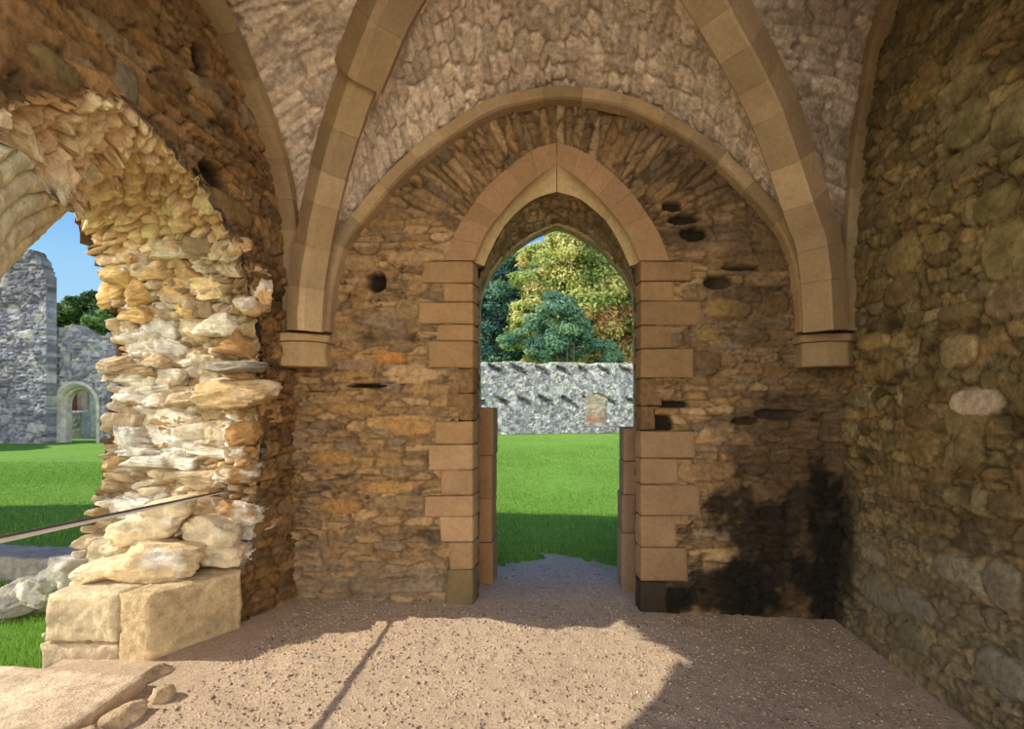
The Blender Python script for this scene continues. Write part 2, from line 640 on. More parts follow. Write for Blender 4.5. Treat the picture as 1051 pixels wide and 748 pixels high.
def web(CA, CB, seed, su, sv, palette, bulge=0.05, nt_=330, ns=200, dark=None, flip=False, ds=1.0):
    A, B = resample(CA, nt_), resample(CB, nt_)
    s = np.linspace(-0.02, 1.02, ns)[None, :, None]
    P = A[:, None] * (1 - s) + B[:, None] * s
    lift = (bulge * 4 * np.clip(s * (1 - s), 0, 1))
    P = P + lift * np.array([0, 0, 1.0])
    t = np.linspace(0, length(0.5 * (A + B)), nt_)[:, None] * np.ones((1, ns))
    wdt = np.linalg.norm(B - A, axis=1)[:, None]
    d = np.linspace(-0.02, 1.02, ns)[None, :] * wdt
    h, c, m = rubble(d, t, seed, su, sv, 0.16, 1.2, palette, palette.mean(0) * 0.68, 1.7, 0.12, 0.26, 0.25)
    if dark is not None:
        c = dark(P, c)
    return grid_mesh('vault_web', P, 0.034 * (h - 0.5), c, M_WALL, ceil_root, flip=flip)


OL, _ = outward(CDL, nL)
OR_, _ = outward(CDR, nR)
OE, _ = outward(CER, (0, 1, 0))
OW, _ = outward(CLR, (1, 0, 0))
OX, _ = outward(CRR, (1, 0, 0))
DLw, DRw = CDL + OL * 0.12, CDR + OR_ * 0.16
for D_ in (DLw, DRw):                            # both meet in one point over the crown
    f_ = sstep(0.8, 1.0, np.linspace(0, 1, len(D_)))[:, None]
    D_[:] = D_ * (1 - f_) + (D_ + (APEX + [0, 0, 0.15] - D_[-1])) * f_
EW = CER + OE * 0.085 + np.array([0, 0.06, 0])
LW = CLR + OW * 0.06 + np.array([-0.04, 0, 0])
RW = CRR + OX * 0.05 + np.array([0.04, 0, 0])


def mir(C):
    D = C.copy()
    D[:, 1] = 2 * MIRY - D[:, 1]
    return D


def back(C, M):
    return np.vstack([C, mir(M)[::-1][1:]])


# split the end web at its crown so both halves spring evenly
ie = int(np.argmax(EW[:, 2]))
CRB = np.vstack([resample(EW[:ie + 1], 120), resample(EW[ie:], 120)[1:]])
DB = np.vstack([resample(DLw, 120), resample(DRw[::-1], 120)[1:]])
web(CRB, DB, 11, 0.17, 0.075, WEB, 0.05, 420, 230, flip=False)
web(LW, back(DLw, DLw), 12, 0.30, 0.075, WEB * 0.98, 0.04, 360, 200, flip=True)


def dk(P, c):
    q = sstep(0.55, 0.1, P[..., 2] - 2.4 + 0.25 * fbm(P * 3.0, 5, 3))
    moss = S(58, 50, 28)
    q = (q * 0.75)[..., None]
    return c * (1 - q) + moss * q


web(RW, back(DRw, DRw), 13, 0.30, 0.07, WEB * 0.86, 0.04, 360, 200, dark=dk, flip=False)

# unseen scrap of web added behind the crown to block stray sun
BL, BR = resample(mir(DLw)[::-1], 160)[:30], resample(mir(DRw)[::-1], 160)[:30]
web(BL, BR, 14, 0.2, 0.08, WEB * 0.95, 0.02, 120, 120, flip=False)

# ------------------------------------------------------------------ end wall with the pointed doorway
AXP = 571.5                                      # pixel of the doorway's axis
RING_O = [(0, 147.5), (24, 155), (48, 172), (75, 197), (101, 234), (115.5, 268)]
RING_I = [(0, 170), (16, 180), (35, 196), (53, 215), (72, 240), (84.5, 268)]
CHAM = [(0, 197), (20, 203), (34, 212), (53, 231), (70, 262), (80, 290)]
OPEN = [(0, 232), (21, 240), (40, 252), (58, 268), (74, 292), (80, 312)]


def half(lst, y, n=60):
    """half arch in x (distance from the axis) and z"""
    p = np.array([(a * y / FPX, EYE + (CY - b) / FPX * y) for a, b in lst])
    return spline(p, n)


AX = (AXP - CX) / FPX * YE
HO, HI, HC, HP = half(RING_O, 4.0), half(RING_I, 4.0), half(CHAM, 4.12), half(OPEN, 4.62)


def full(Hh, zbase):
    """whole outline left foot -> apex -> right foot, down to zbase"""
    r = np.vstack([Hh, [[Hh[-1, 0], zbase]]])
    l = r[::-1].copy()
    l[:, 0] *= -1
    return np.vstack([l, r[1:]])


def inside(Hh, x, z, grow=0.0):
    """inside the arch outline?"""
    zz = Hh[::-1, 1]
    xx = Hh[::-1, 0]
    lim = np.where(z < zz[0], xx[0], np.interp(z, zz, xx, right=-1))
    return np.abs(x - AX) < lim + grow


LEFT = [(268, 291, 434, 0), (291, 310, 456, 0), (310, 333, 431, 0), (333, 350, 449, 0), (350, 378, 440, 0), (378, 404, 461, 2), (404, 432, 458, 2), (432, 456, 447, 0), (456, 482, 441, 1), (482, 508, 452, 1), (508, 530, 437, 1), (530, 556, 452, 1), (556, 584, 462, 1), (584, 622, 458, 3)]
RIGHT = [(268, 289, 711, 0), (289, 309, 693, 0), (309, 334, 719, 0), (334, 358, 690, 0), (358, 388, 712, 0), (388, 416, 680, 2), (416, 442, 672, 2), (442, 470, 714, 1), (470, 497, 696, 1), (497, 529, 718, 1), (529, 561, 694, 1), (561, 596, 706, 1), (596, 632, 684, 4)]
EPAL = pal((154, 122, 84), (142, 112, 76), (166, 134, 94), (134, 108, 76), (148, 118, 80), (158, 122, 78), (132, 110, 84))
xs = np.arange(-2.0, 2.2, 0.0105)
zs = np.arange(-0.2, 4.0, 0.0105)
X, Z = np.meshgrid(xs, zs, indexing='ij')
h1, c1, m1 = rubble(X, Z, 71, 0.19, 0.055, 0.26, 1.5, EPAL, EPAL.mean(0) * 0.7, 2.4, 0.14, 0.15, 0.1)
# slabs set on edge around the doorway's head
cz = 2.45
ang = np.arctan2(X - AX, Z - cz)
rad = np.hypot((X - AX), (Z - cz))
h2, c2, m2 = rubble(rad, ang * 1.05, 72, 0.30, 0.062, 0.1, 0.8, EPAL * 0.88, EPAL.mean(0) * 0.5)
wz = sstep(0, 0.06, Z - 2.56 - 0.28 * np.abs(X) + 0.12 * fbm(uv3(X, Z, 3.0), 8, 3)) 
h = h1 * (1 - wz) + (h2 * 1.25) * wz
c = c1 * (1 - wz[..., None]) + c2 * wz[..., None]


h, c = crevices(X, Z, h, c, 401)


def P2(px, py):
    p = px_y(px, py, 4.0)
    return p[0], p[2]


def fe(px, py, rx, ry, colr, ra, seed, pw=3.0):
    global h, c
    x0, z0 = P2(px, py)
    h, c = feature(X, Z, h, c, x0, z0, rx / 140, ry / 140, colr, ra, seed, pw)


for q in [(400, 367, 15, 6, S(176, 120, 62), 0.7), (418, 318, 13, 11, S(150, 122, 82), 1.0), (365, 375, 20, 6, S(150, 122, 92), 0.8),
          (360, 420, 24, 7, S(160, 124, 78), 0.9), (420, 440, 22, 7, S(168, 128, 80), 0.9), (365, 270, 22, 8, S(160, 130, 92), 0.8),
          (440, 400, 20, 6, S(160, 124, 82), 0.8), (350, 345, 18, 6, S(154, 126, 88), 0.8), (350, 520, 22, 7, S(164, 122, 74), 0.9),
          (400, 500, 24, 6, S(166, 128, 78), 0.9), (340, 470, 22, 7, S(158, 120, 72), 0.9),
          (747, 317, 24, 10, S(150, 122, 72), 1.25), (725, 344, 14, 7, S(146, 118, 72), 1.1), (758, 352, 15, 6, S(122, 100, 72), 1.0),
          (727, 371, 12, 9, S(128, 102, 68), 1.0), (796, 312, 14, 9, S(120, 96, 62), 1.0), (772, 346, 18, 6, S(110, 90, 66), 0.9), (715, 300, 12, 9, S(130, 104, 70), 1.0),
          (765, 340, 14, 3.5, S(138, 118, 96), 1.1), (748, 356, 16, 3, S(140, 122, 100), 1.1), (795, 331, 16, 3, S(136, 118, 96), 1.1)]:
    fe(*q[:5], q[5], int(q[0] + q[1]))
for q in [(386, 290, 10, 10), (376, 396, 20, 2.0), (760, 275, 18, 2.5), (737, 290, 14, 7), (702, 225, 15, 5), (712, 240, 13, 6), (690, 212, 10, 5), (800, 425, 24, 5), (690, 415, 16, 4), (680, 436, 11, 10), (765, 432, 14, 4)]:
    fe(*q, S(46, 36, 24), -1.4 if q[0] != 386 else -2.6, int(q[0]), 2.5)
# damp and moss stains, plus dimmer light towards the right painted in
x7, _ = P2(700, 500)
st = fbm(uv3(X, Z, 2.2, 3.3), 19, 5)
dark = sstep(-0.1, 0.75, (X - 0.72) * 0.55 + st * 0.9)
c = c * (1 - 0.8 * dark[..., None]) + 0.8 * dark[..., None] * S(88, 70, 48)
for (px, py, rx, ry, k) in [(850, 570, 38, 80, 0.97), (775, 560, 50, 70, 0.88), (820, 530, 60, 36, 0.6), (740, 610, 100, 34, 0.9), (690, 615, 28, 20, 0.95), (650, 238, 70, 26, 0.3), (800, 460, 60, 60, 0.35), (710, 240, 40, 24, 0.45)]:
    x0, z0 = P2(px, py)
    dd = np.hypot((X - x0) / rx * 140, (Z - z0) / ry * 140) + 0.75 * fbm(uv3(X, Z, 4.5, px), int(px), 5)
    kk = (k * sstep(1.1, 0.62, dd + 0.35 * fbm(uv3(X, Z, 13.0, px), 7, 4)))[..., None]
    c = c * (1 - kk) + S(32, 29, 21) * kk
# green mould near the foot of the door's left side
x0, z0 = P2(470, 600)
dd = np.hypot((X - x0) / 0.12, (Z - z0) / 0.16) + 0.6 * fbm(uv3(X, Z, 7.0), 77, 4)
kk = (0.8 * sstep(1.1, 0.5, dd))[..., None]
c = c * (1 - kk) + S(62, 60, 34) * kk
# grey lime wash towards the floor
kk = (0.45 * sstep(0.75, 0.1, Z + 0.25 * st) * sstep(0.4, -0.5, X))[..., None]
c = c * (1 - kk) + S(150, 132, 108) * kk
under = inside(HO, X, Z, -0.01) & (Z > 2.5)
for side_, rows_ in ((-1, [(268, 622, 462)]), (1, [(268, 632, 668)])):
    pass
for lst_, sg_ in ((LEFT, -1), (RIGHT, 1)):
    for (a_, b_, o_, k_) in lst_:
        if k_ == 2:
            continue
        zt_, zb_ = EYE + (CY - a_) / 140, EYE + (CY - b_) / 140
        xo_ = (o_ - CX) / 140
        under |= (Z < zt_ - 0.004) & (Z > zb_ + 0.004) & (np.sign(X - AX) == sg_) & (np.abs(X - AX) < abs(xo_ - AX) - 0.012)
h = np.where(under, np.minimum(h, -0.3), h)
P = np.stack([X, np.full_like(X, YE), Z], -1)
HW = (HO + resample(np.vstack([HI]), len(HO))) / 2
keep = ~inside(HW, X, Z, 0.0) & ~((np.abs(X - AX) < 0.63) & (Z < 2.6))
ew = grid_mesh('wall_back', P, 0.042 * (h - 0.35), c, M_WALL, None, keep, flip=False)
structure(ew, 'brown rubble end wall around the pointed doorway', 'wall')

# its far side, towards the lawn
ys = np.arange(-3.25, 3.4, 0.06)
z6 = np.arange(-0.3, 6.6, 0.06)
X6, Z6 = np.meshgrid(ys, z6, indexing='ij')
h6, c6, _ = rubble(X6, Z6, 75, 0.3, 0.12, 0.2, 1.0, EPAL, EPAL.mean(0) * 0.7)
k6 = ~(inside(HP, X6, Z6, 0.05))
o = grid_mesh('wall_outer', np.stack([X6, np.full_like(X6, 4.76), Z6], -1), 0.03 * (h6 - .5), c6, M_WALL, None, k6, flip=True)
structure(o, 'outer face of the end wall towards the lawn', 'wall')


# ------------------------------------------------------------------ doorway surround
door = thing('stone_doorway', 'pointed stone doorway with a smooth voussoir arch opening onto the lawn', 'doorway', (AX, 4.0, 0.03))
kids = []


def block(name, V8, seed, col, n=(14, 6, 10), rough=0.004, mat=M_ASH, bev=0.014, sharp=40):
    """a worn dressed block from its 8 corners (x0y0z0, x1y0z0, x1y1z0, x0y1z0, then the top)"""
    V8 = np.asarray(V8, float)
    nx, ny, nz = n
    verts, faces, base = [], [], 0
    size = np.array([np.linalg.norm(V8[1] - V8[0]), np.linalg.norm(V8[3] - V8[0]), np.linalg.norm(V8[4] - V8[0])])

    def at(u, v, w_):
        u, v, w_ = u[..., None], v[..., None], w_[..., None]
        return (V8[0] * (1 - u) * (1 - v) * (1 - w_) + V8[1] * u * (1 - v) * (1 - w_) + V8[2] * u * v * (1 - w_) + V8[3] * (1 - u) * v * (1 - w_)
                + V8[4] * (1 - u) * (1 - v) * w_ + V8[5] * u * (1 - v) * w_ + V8[6] * u * v * w_ + V8[7] * (1 - u) * v * w_)

    def spread_(k, L):
        t = np.linspace(0, 1, k + 1)
        b = min(0.45, bev / max(L, 1e-4))
        t = np.r_[0, b * 0.35, b, np.linspace(b, 1 - b, k + 1)[1:-1], 1 - b, 1 - 0.35 * b, 1]
        return t

    tu, tv, tw = spread_(nx, size[0]), spread_(ny, size[1]), spread_(nz, size[2])
    for ax, val in ((0, 0), (0, 1), (1, 0), (1, 1), (2, 0), (2, 1)):
        if ax == 0:
            a, b = np.meshgrid(tv, tw, indexing='ij')
            q = (np.full_like(a, val), a, b)
        elif ax == 1:
            a, b = np.meshgrid(tu, tw, indexing='ij')
            q = (a, np.full_like(a, val), b)
        else:
            a, b = np.meshgrid(tu, tv, indexing='ij')
            q = (a, b, np.full_like(a, val))
        # round the arrises: points near two faces at once are drawn in
        e = [np.clip(1 - np.minimum(t, 1 - t) * s_ / bev, 0, 1) for t, s_ in zip(q, size)]
        pull = []
        for k in range(3):
            others = [e[j] for j in range(3) if j != k]
            amt = np.maximum(others[0], others[1]) * e[k] * 0.3 * bev / size[k]
            pull.append(q[k] + np.where(q[k] < 0.5, amt, -amt))
        p = at(*pull)
        ctr = V8.mean(0)
        dirn = (p - ctr) / np.linalg.norm(p - ctr, axis=-1, keepdims=True)
        p = p + dirn * (rough * fbm(p * 11.0, seed, 4) + rough * 0.6 * fbm(p * 37.0, seed + 1, 2))[..., None]
        k1, k2 = a.shape
        idx = np.arange(k1 * k2).reshape(k1, k2) + base
        f = np.stack([idx[:-1, :-1], idx[1:, :-1], idx[1:, 1:], idx[:-1, 1:]], -1).reshape(-1, 4)
        if (ax == 0 and val == 0) or (ax == 1 and val == 1) or (ax == 2 and val == 0):
            f = f[:, ::-1]
        verts.append(p.reshape(-1, 3))
        faces.append(f)
        base += k1 * k2
    V = np.vstack(verts)
    cc = np.asarray(col) * (1 + 0.2 * fbm(V * 6.0, seed + 6, 4) + 0.1 * fbm(V * 28.0, seed + 9, 3))[:, None]
    if mat is M_JAMB:
        cc = cc * (1 + 0.3 * fbm(V * [4.0, 4.0, 9.0], seed + 19, 5))[:, None]
    return mesh_np(name, V, np.vstack(faces), mat, None, np.clip(cc, 0.004, 1))


# the arch ring, stone by stone, both sides; each stone carries its own hollow chamfer
RCOL = pal((156, 120, 84), (152, 117, 82), (160, 124, 88))


def ring_stones(n, side, seed):
    r = np.random.default_rng(seed)
    O_, I_, C_ = HO, HI, resample(HC[:np.argmin(np.abs(HC[:, 1] - HI[-1, 1])) + 1], 60)
    cut = np.cumsum(r.uniform(0.8, 1.2, n))
    cut = np.r_[0, cut / cut[-1]]
    out = []
    for i in range(n):
        t = np.linspace(cut[i] + 0.0008, cut[i + 1] - 0.0008, 9)

        def at(Cv, tt):
            k = np.linspace(0, 1, len(Cv))
            return np.stack([np.interp(tt, k, Cv[:, 0]), np.interp(tt, k, Cv[:, 1])], -1)
        o_, i_, c_ = at(O_, t), at(I_, t), at(C_, t)
        if i == 0:
            o_[0, 0] = i_[0, 0] = c_[0, 0] = 0.003
        rows = []
        yf = 3.980 + r.uniform(-0.001, 0.001)
        for f in np.linspace(0, 1, 10):                          # front face
            q = o_ * (1 - f) + i_ * f
            rows.append(np.c_[AX + side * q[:, 0], np.full(9, yf), q[:, 1]])
        for f in np.linspace(0.06, 1, 9):                        # hollow chamfer
            q = i_ * (1 - f) + c_ * f
            bow = 0.022 * math.sin(math.pi * f)
            dirn = (o_ - i_) / np.linalg.norm(o_ - i_, axis=1, keepdims=True)
            q = q + dirn * bow
            rows.append(np.c_[AX + side * q[:, 0], np.full(9, yf + 0.135 * f), q[:, 1]])
        q = c_ + (o_ - i_) * 0.25
        rows.append(np.c_[AX + side * q[:, 0], np.full(9, 4.2), q[:, 1]])
        rows.append(np.c_[AX + side * o_[:, 0], np.full(9, 4.2), o_[:, 1]])
        V = np.array(rows)
        V = V + 0.004 * fbm(V * 9, 5, 3)[..., None]
        m, kk = V.shape[:2]
        idx = np.arange(m * kk).reshape(m, kk)
        F = np.stack([idx, np.roll(idx, -1, 0)], 0)
        F = np.stack([idx[:, :-1], np.roll(idx, -1, 0)[:, :-1], np.roll(idx, -1, 0)[:, 1:], idx[:, 1:]], -1).reshape(-1, 4)
        Vv = np.vstack([V.reshape(-1, 3), V[:, 0].mean(0)[None], V[:, -1].mean(0)[None]])
        a0 = np.stack([idx[:, 0], np.roll(idx[:, 0], -1), np.full(m, m * kk)], -1)
        a1 = np.stack([np.roll(idx[:, -1], -1), idx[:, -1], np.full(m, m * kk + 1)], -1)
        tri = np.vstack([F[:, [0, 1, 2]], F[:, [0, 2, 3]], a0, a1])
        if side < 0:
            tri = tri[:, ::-1]
        cc = RCOL[int(r.integers(3))] * r.uniform(0.93, 1.07)
        isch = np.zeros(len(Vv))
        isch[10 * kk:20 * kk] = 1
        cv = cc * (1 - isch[:, None]) + S(196, 166, 118) * isch[:, None]
        cv = cv * (1 + 0.12 * fbm(Vv * 8, seed + 40, 4))[:, None]
        ob = mesh_np('voussoir', Vv, tri, M_ASH, None, cv)
        shade(ob, 32)
        out.append(ob)
    return out


kids += ring_stones(7, -1, 5) + ring_stones(7, 1, 6)

# jamb stones: alternate long and short, each with a chamfered corner
JC = [S(166, 130, 88), S(172, 138, 100), S(130, 100, 66), S(126, 108, 74), S(74, 64, 48)]
for side, rows in ((-1, LEFT), (1, RIGHT)):
    for i, (a, b, pxo, ci) in enumerate(rows):
        x_in = AX + side * 0.604
        x_o = (pxo - CX) / FPX * 4.0
        z1, z0 = EYE + (CY - a) / 140 - 0.0006, EYE + (CY - b) / 140 + 0.0006
        seed = 300 + i + (50 if side > 0 else 0)
        jl = random.uniform(-0.002, 0.002)
        y0 = 3.982 + jl if ci != 2 else 3.99
        xc = AX + side * 0.655                                   # start of the chamfer on the face
        # front slab from outer edge to chamfer, wedge chamfer handled by the plan
        xi_front, xi_back = AX + side * 0.612, AX + side * 0.592
        if side < 0:
            V8 = [(x_o, y0, z0), (xi_front, y0, z0), (xi_back, 4.14, z0), (x_o, 4.14, z0), (x_o, y0, z1), (xi_front, y0, z1), (xi_back, 4.14, z1), (x_o, 4.14, z1)]
        else:
            V8 = [(xi_front, y0, z0), (x_o, y0, z0), (x_o, 4.14, z0), (xi_back, 4.14, z0), (xi_front, y0, z1), (x_o, y0, z1), (x_o, 4.14, z1), (xi_back, 4.14, z1)]
        V8 = [list(q_) for q_ in V8]
        for q_ in V8:
            if abs(q_[0] - x_o) < 1e-6:
                q_[0] += random.uniform(-0.012, 0.012)
                q_[2] += random.uniform(-0.006, 0.006)
        cc = JC[ci] * random.uniform(0.80, 1.08)
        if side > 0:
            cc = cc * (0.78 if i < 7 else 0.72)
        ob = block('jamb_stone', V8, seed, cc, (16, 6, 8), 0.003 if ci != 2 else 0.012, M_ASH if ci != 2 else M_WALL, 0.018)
        kids.append(ob)

# the passage through the wall: rubble reveal and vault, from the chamfer to the outer face
FC = full(np.vstack([HC, [[0.592, HC[-1, 1] - 0.25]]]), -0.12)
FP = full(HP, -0.12)
n1 = 420
A_ = resample(FC, n1)
B_ = resample(FP, n1)
s = np.linspace(0, 1, 70)[None, :, None]
Q = A_[:, None] * (1 - s) + B_[:, None] * s
yy = 4.12 + (4.66 - 4.12) * s[..., 0] * np.ones((n1, 1))
P = np.stack([AX + Q[..., 0], yy, Q[..., 1]], -1)
tt = np.linspace(0, length(FC), n1)[:, None] * np.ones((1, 70))
hh, cc, _ = rubble(yy, tt, 83, 0.14, 0.075, 0.2, 1.0, EPAL * 1.0, EPAL.mean(0) * 0.6)
kk = (sstep(0.1, 0.5, fbm(P * 3.1, 3, 4)) * 0.5)[..., None]
cc = cc * (1 - kk) + S(178, 160, 130) * kk
kids.append(grid_mesh('rubble_soffit', P, 0.03 * (hh - 0.7), cc, M_WALL, None, None, flip=True))
# outer order: a thin dressed arch at the far end of the passage
P2_ = []
for f, (dy, gr) in enumerate([(4.60, 0.10), (4.60, 0.0), (4.74, 0.0), (4.78, 0.10)]):
    q = B_.copy()
    nrm = np.stack([-np.gradient(B_[:, 1]), np.gradient(B_[:, 0])], -1)
    nrm /= np.linalg.norm(nrm, axis=1, keepdims=True) + 1e-9
    q = B_ + nrm * gr
    P2_.append(np.c_[AX + q[:, 0], np.full(n1, dy), q[:, 1]])
Pn = np.array(P2_).transpose(1, 0, 2)
rows = [Pn[:, 0]]
for a in range(3):
    for f in np.linspace(0, 1, 7)[1:]:
        rows.append(Pn[:, a] * (1 - f) + Pn[:, a + 1] * f)
Pn = np.array(rows).transpose(1, 0, 2)
hn = 0.018 * fbm(Pn * 9, 4, 4)
cn = S(176, 154, 116) * (1 + 0.25 * fbm(Pn * 7, 14, 4))[..., None]
kids.append(grid_mesh('outer_arch', Pn, hn, cn, M_JAMB, None, None, flip=True))
adopt(door, kids)


# the stumps of the outer door jambs
def stump(label, x_in, x_out, ztop, courses, seed, col):
    root = thing('door_jamb_stump', label, 'door jamb', ((x_in + x_out) / 2, 4.6, 0.0))
    ks = []
    z = -0.06
    r = random.Random(seed)
    for i, f in enumerate(courses):
        z1 = z + f * (ztop + 0.06) / sum(courses)
        o_ = r.uniform(-0.012, 0.012)
        a, b = min(x_in + o_, x_out), max(x_in + o_, x_out)
        V8 = [(a, 4.46, z), (b, 4.46, z), (b, 4.78, z), (a, 4.78, z), (a, 4.46, z1 - 0.003), (b, 4.46, z1 - 0.003), (b, 4.78, z1 - 0.003), (a, 4.78, z1 - 0.003)]
        ks.append(block('jamb_stone', V8, seed + i, np.asarray(col) * r.uniform(0.8, 1.1), (6, 8, 10), 0.007, M_ASH, 0.012))
        z = z1
    adopt(root, ks)


stump('brown broken stump of the left door jamb against the lawn', -0.535, -0.72, 1.475, [1.1, 0.9, 0.9, 1.0], 501, S(150, 114, 76))
stump('shorter greyish stump of the right door jamb against the lawn', 0.525, 0.72, 1.31, [1.3, 0.8, 0.7, 0.7], 521, S(142, 116, 92))

# ------------------------------------------------------------------ right wall
RPAL = pal((146, 122, 78), (132, 112, 72), (158, 136, 88), (120, 102, 66), (150, 122, 76), (144, 126, 86))
ys = np.arange(0.3, 4.03, 0.0115)
zs = np.arange(-0.25, 4.7, 0.0115)
Y, Z = np.meshgrid(ys, zs, indexing='ij')
h, c, m = rubble(Y, Z, 101, 0.17, 0.075, 0.30, 1.7, RPAL, RPAL.mean(0) * 0.55, 2.2, 0.16, 0.13, 0.08)
h, c = crevices(Y, Z, h, c, 411, 4.5, 12.0)


def fr(px, py, rx, ry, colr, ra, seed, pw=2.6):
    global h, c
    p = px_x(px, py, 2.07)
    h, c = feature(Y, Z, h, c, p[1], p[2], rx * p[1] ** 2 / 1159.0, ry * p[1] / FPX, np.asarray(colr) * 1.45, ra, seed, pw)


for q in [(1026, 258, 24, 30, S(134, 118, 74)), (1030, 307, 27, 18, S(136, 114, 78)), (978, 360, 20, 17, S(146, 126, 88)), (995, 413, 27, 14, S(190, 168, 138)),
          (921, 263, 17, 19, S(126, 108, 66)), (890, 351, 15, 9, S(146, 120, 76)), (918, 352, 9, 8, S(142, 118, 76)), (975, 322, 18, 10, S(108, 92, 58)),
          (918, 300, 17, 13, S(122, 100, 64)), (1015, 210, 22, 17, S(124, 110, 68)), (990, 462, 14, 18, S(128, 108, 72)), (985, 587, 30, 15, S(132, 122, 96)),
          (1025, 600, 18, 24, S(124, 112, 88)), (940, 620, 22, 12, S(122, 114, 96)), (895, 570, 13, 9, S(128, 116, 90)), (905, 610, 20, 12, S(120, 112, 92)), (1030, 690, 25, 20, S(118, 110, 92)),
          (945, 655, 16, 12, S(106, 98, 70)), (955, 250, 12, 11, S(124, 106, 66)), (1035, 120, 26, 26, S(122, 110, 72)), (985, 130, 22, 20, S(118, 106, 68)), (940, 430, 16, 10, S(112, 92, 60)),
          (1030, 520, 20, 14, S(112, 94, 62)), (925, 500, 14, 12, S(118, 96, 62)), (1000, 300, 13, 8, S(118, 104, 70)), (960, 200, 12, 10, S(120, 106, 66))]:
    fr(*q, 1.0, int(q[0] * 3 + q[1]))
st = fbm(uv3(Y, Z, 1.6, 7.7), 29, 5)
kk = (0.35 * sstep(0.0, 0.6, st + 0.15))[..., None]
c = c * (1 - kk) + S(84, 72, 42) * kk
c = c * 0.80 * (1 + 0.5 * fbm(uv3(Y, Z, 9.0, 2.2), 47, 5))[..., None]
kk = (0.4 * sstep(1.25, 0.3, Z + 0.5 * st))[..., None]      # lime-greyed towards the floor
c = c * (1 - kk) + S(128, 120, 100) * kk
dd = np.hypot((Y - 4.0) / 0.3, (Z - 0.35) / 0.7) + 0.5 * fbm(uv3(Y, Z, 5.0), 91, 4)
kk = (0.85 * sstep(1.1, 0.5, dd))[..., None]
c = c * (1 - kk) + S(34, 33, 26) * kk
P = np.stack([np.full_like(Y, XR), Y, Z], -1)
P[..., 0] += 0.05 * np.sin(Y * 1.3 + 0.4) * sstep(2.0, 0.5, Z) * 0.5 - 0.05 * sstep(0.6, 0.0, Z)
o = grid_mesh('wall_right', P, 0.036 * (h - 0.45), c, M_WALL, None, None, flip=True)
structure(o, 'olive-brown rubble wall with large pale face stones on the right', 'wall')

# ------------------------------------------------------------------ left wall with its broken opening
LPAL = pal((140, 106, 68), (128, 98, 62), (152, 116, 74), (120, 92, 62), (146, 108, 64), (134, 110, 78))
I_PTS = np.array([(-2.06, 3.44, 0.0), (-2.03, 3.50, 0.35), (-2.0, 3.62, 0.7), (-1.98, 3.66, 1.0), (-1.96, 3.64, 1.4), (-1.93, 3.56, 1.95), (-1.92, 3.43, 2.3), (-1.92, 3.1, 2.64), (-1.92, 2.83, 2.76), (-1.92, 2.5, 2.86), (-1.92, 2.29, 2.82), (-1.92, 1.99, 2.62), (-1.92, 1.87, 2.45)])
O_PTS = np.array([(-3.3, 3.55, -0.05), (-3.25, 3.65, 0.4), (-3.15, 3.72, 0.75), (-3.15, 3.80, 1.0), (-3.15, 3.86, 1.4), (-3.15, 3.95, 1.95), (-3.15, 3.84, 2.35), (-3.1, 3.58, 2.68), (-2.75, 3.06, 2.66), (-2.4, 2.68, 2.47), (-2.2, 2.33, 2.41), (-2.1, 2.17, 2.46), (-1.95, 1.9, 2.42)])


def xwall(y, z):
    return XL - 0.01 - 0.20 * np.clip(4.0 - y, 0, 0.6) * sstep(2.2, 0.6, z)


ys = np.arange(0.3, 4.03, 0.0115)
zs = np.arange(-0.2, 4.5, 0.0115)
Y, Z = np.meshgrid(ys, zs, indexing='ij')
h, c, m = rubble(Y, Z, 121, 0.20, 0.065, 0.24, 1.6, LPAL, LPAL.mean(0) * 0.6, 2.2, 0.14, 0.16, 0.1)
h, c = crevices(Y, Z, h, c, 421, 4.0, 13.0)
for (px, py, rx, ry, col_, ra) in [(262, 125, 16, 9, (150, 126, 92), 0.9), (207, 63, 9, 14, (60, 46, 30), -1.6), (212, 95, 20, 9, (146, 122, 86), 1.0), (222, 180, 14, 11, (48, 38, 26), -1.8), (130, 85, 12, 18, (128, 114, 90), 1.0), (245, 290, 18, 14, (140, 116, 84), 1.0), (60, 70, 26, 14, (122, 104, 66), 0.9), (240, 215, 22, 12, (134, 108, 72), 1.0)]:
    p = px_x(px, py, -1.92)
    h, c = feature(Y, Z, h, c, p[1], p[2], rx * p[1] ** 2 / 1075.0, ry * p[1] / FPX, S(*col_), ra, int(px + 7 * py), 2.5)
Ic = spline(I_PTS, 200)
near_jamb = np.array([(1.78, 2.3), (1.6, 1.9), (1.45, 1.0), (1.42, -0.3)])
poly = np.vstack([[(3.46, -0.3)], Ic[:, 1:], near_jamb])


def in_poly(x, y, poly):
    r = np.zeros(x.shape, bool)
    n = len(poly)
    j = n - 1
    for i in range(n):
        xi, yi = poly[i]
        xj, yj = poly[j]
        cnd = ((yi > y) != (yj > y)) & (x < (xj - xi) * (y - yi) / (yj - yi + 1e-12) + xi)
        r ^= cnd
        j = i
    return r


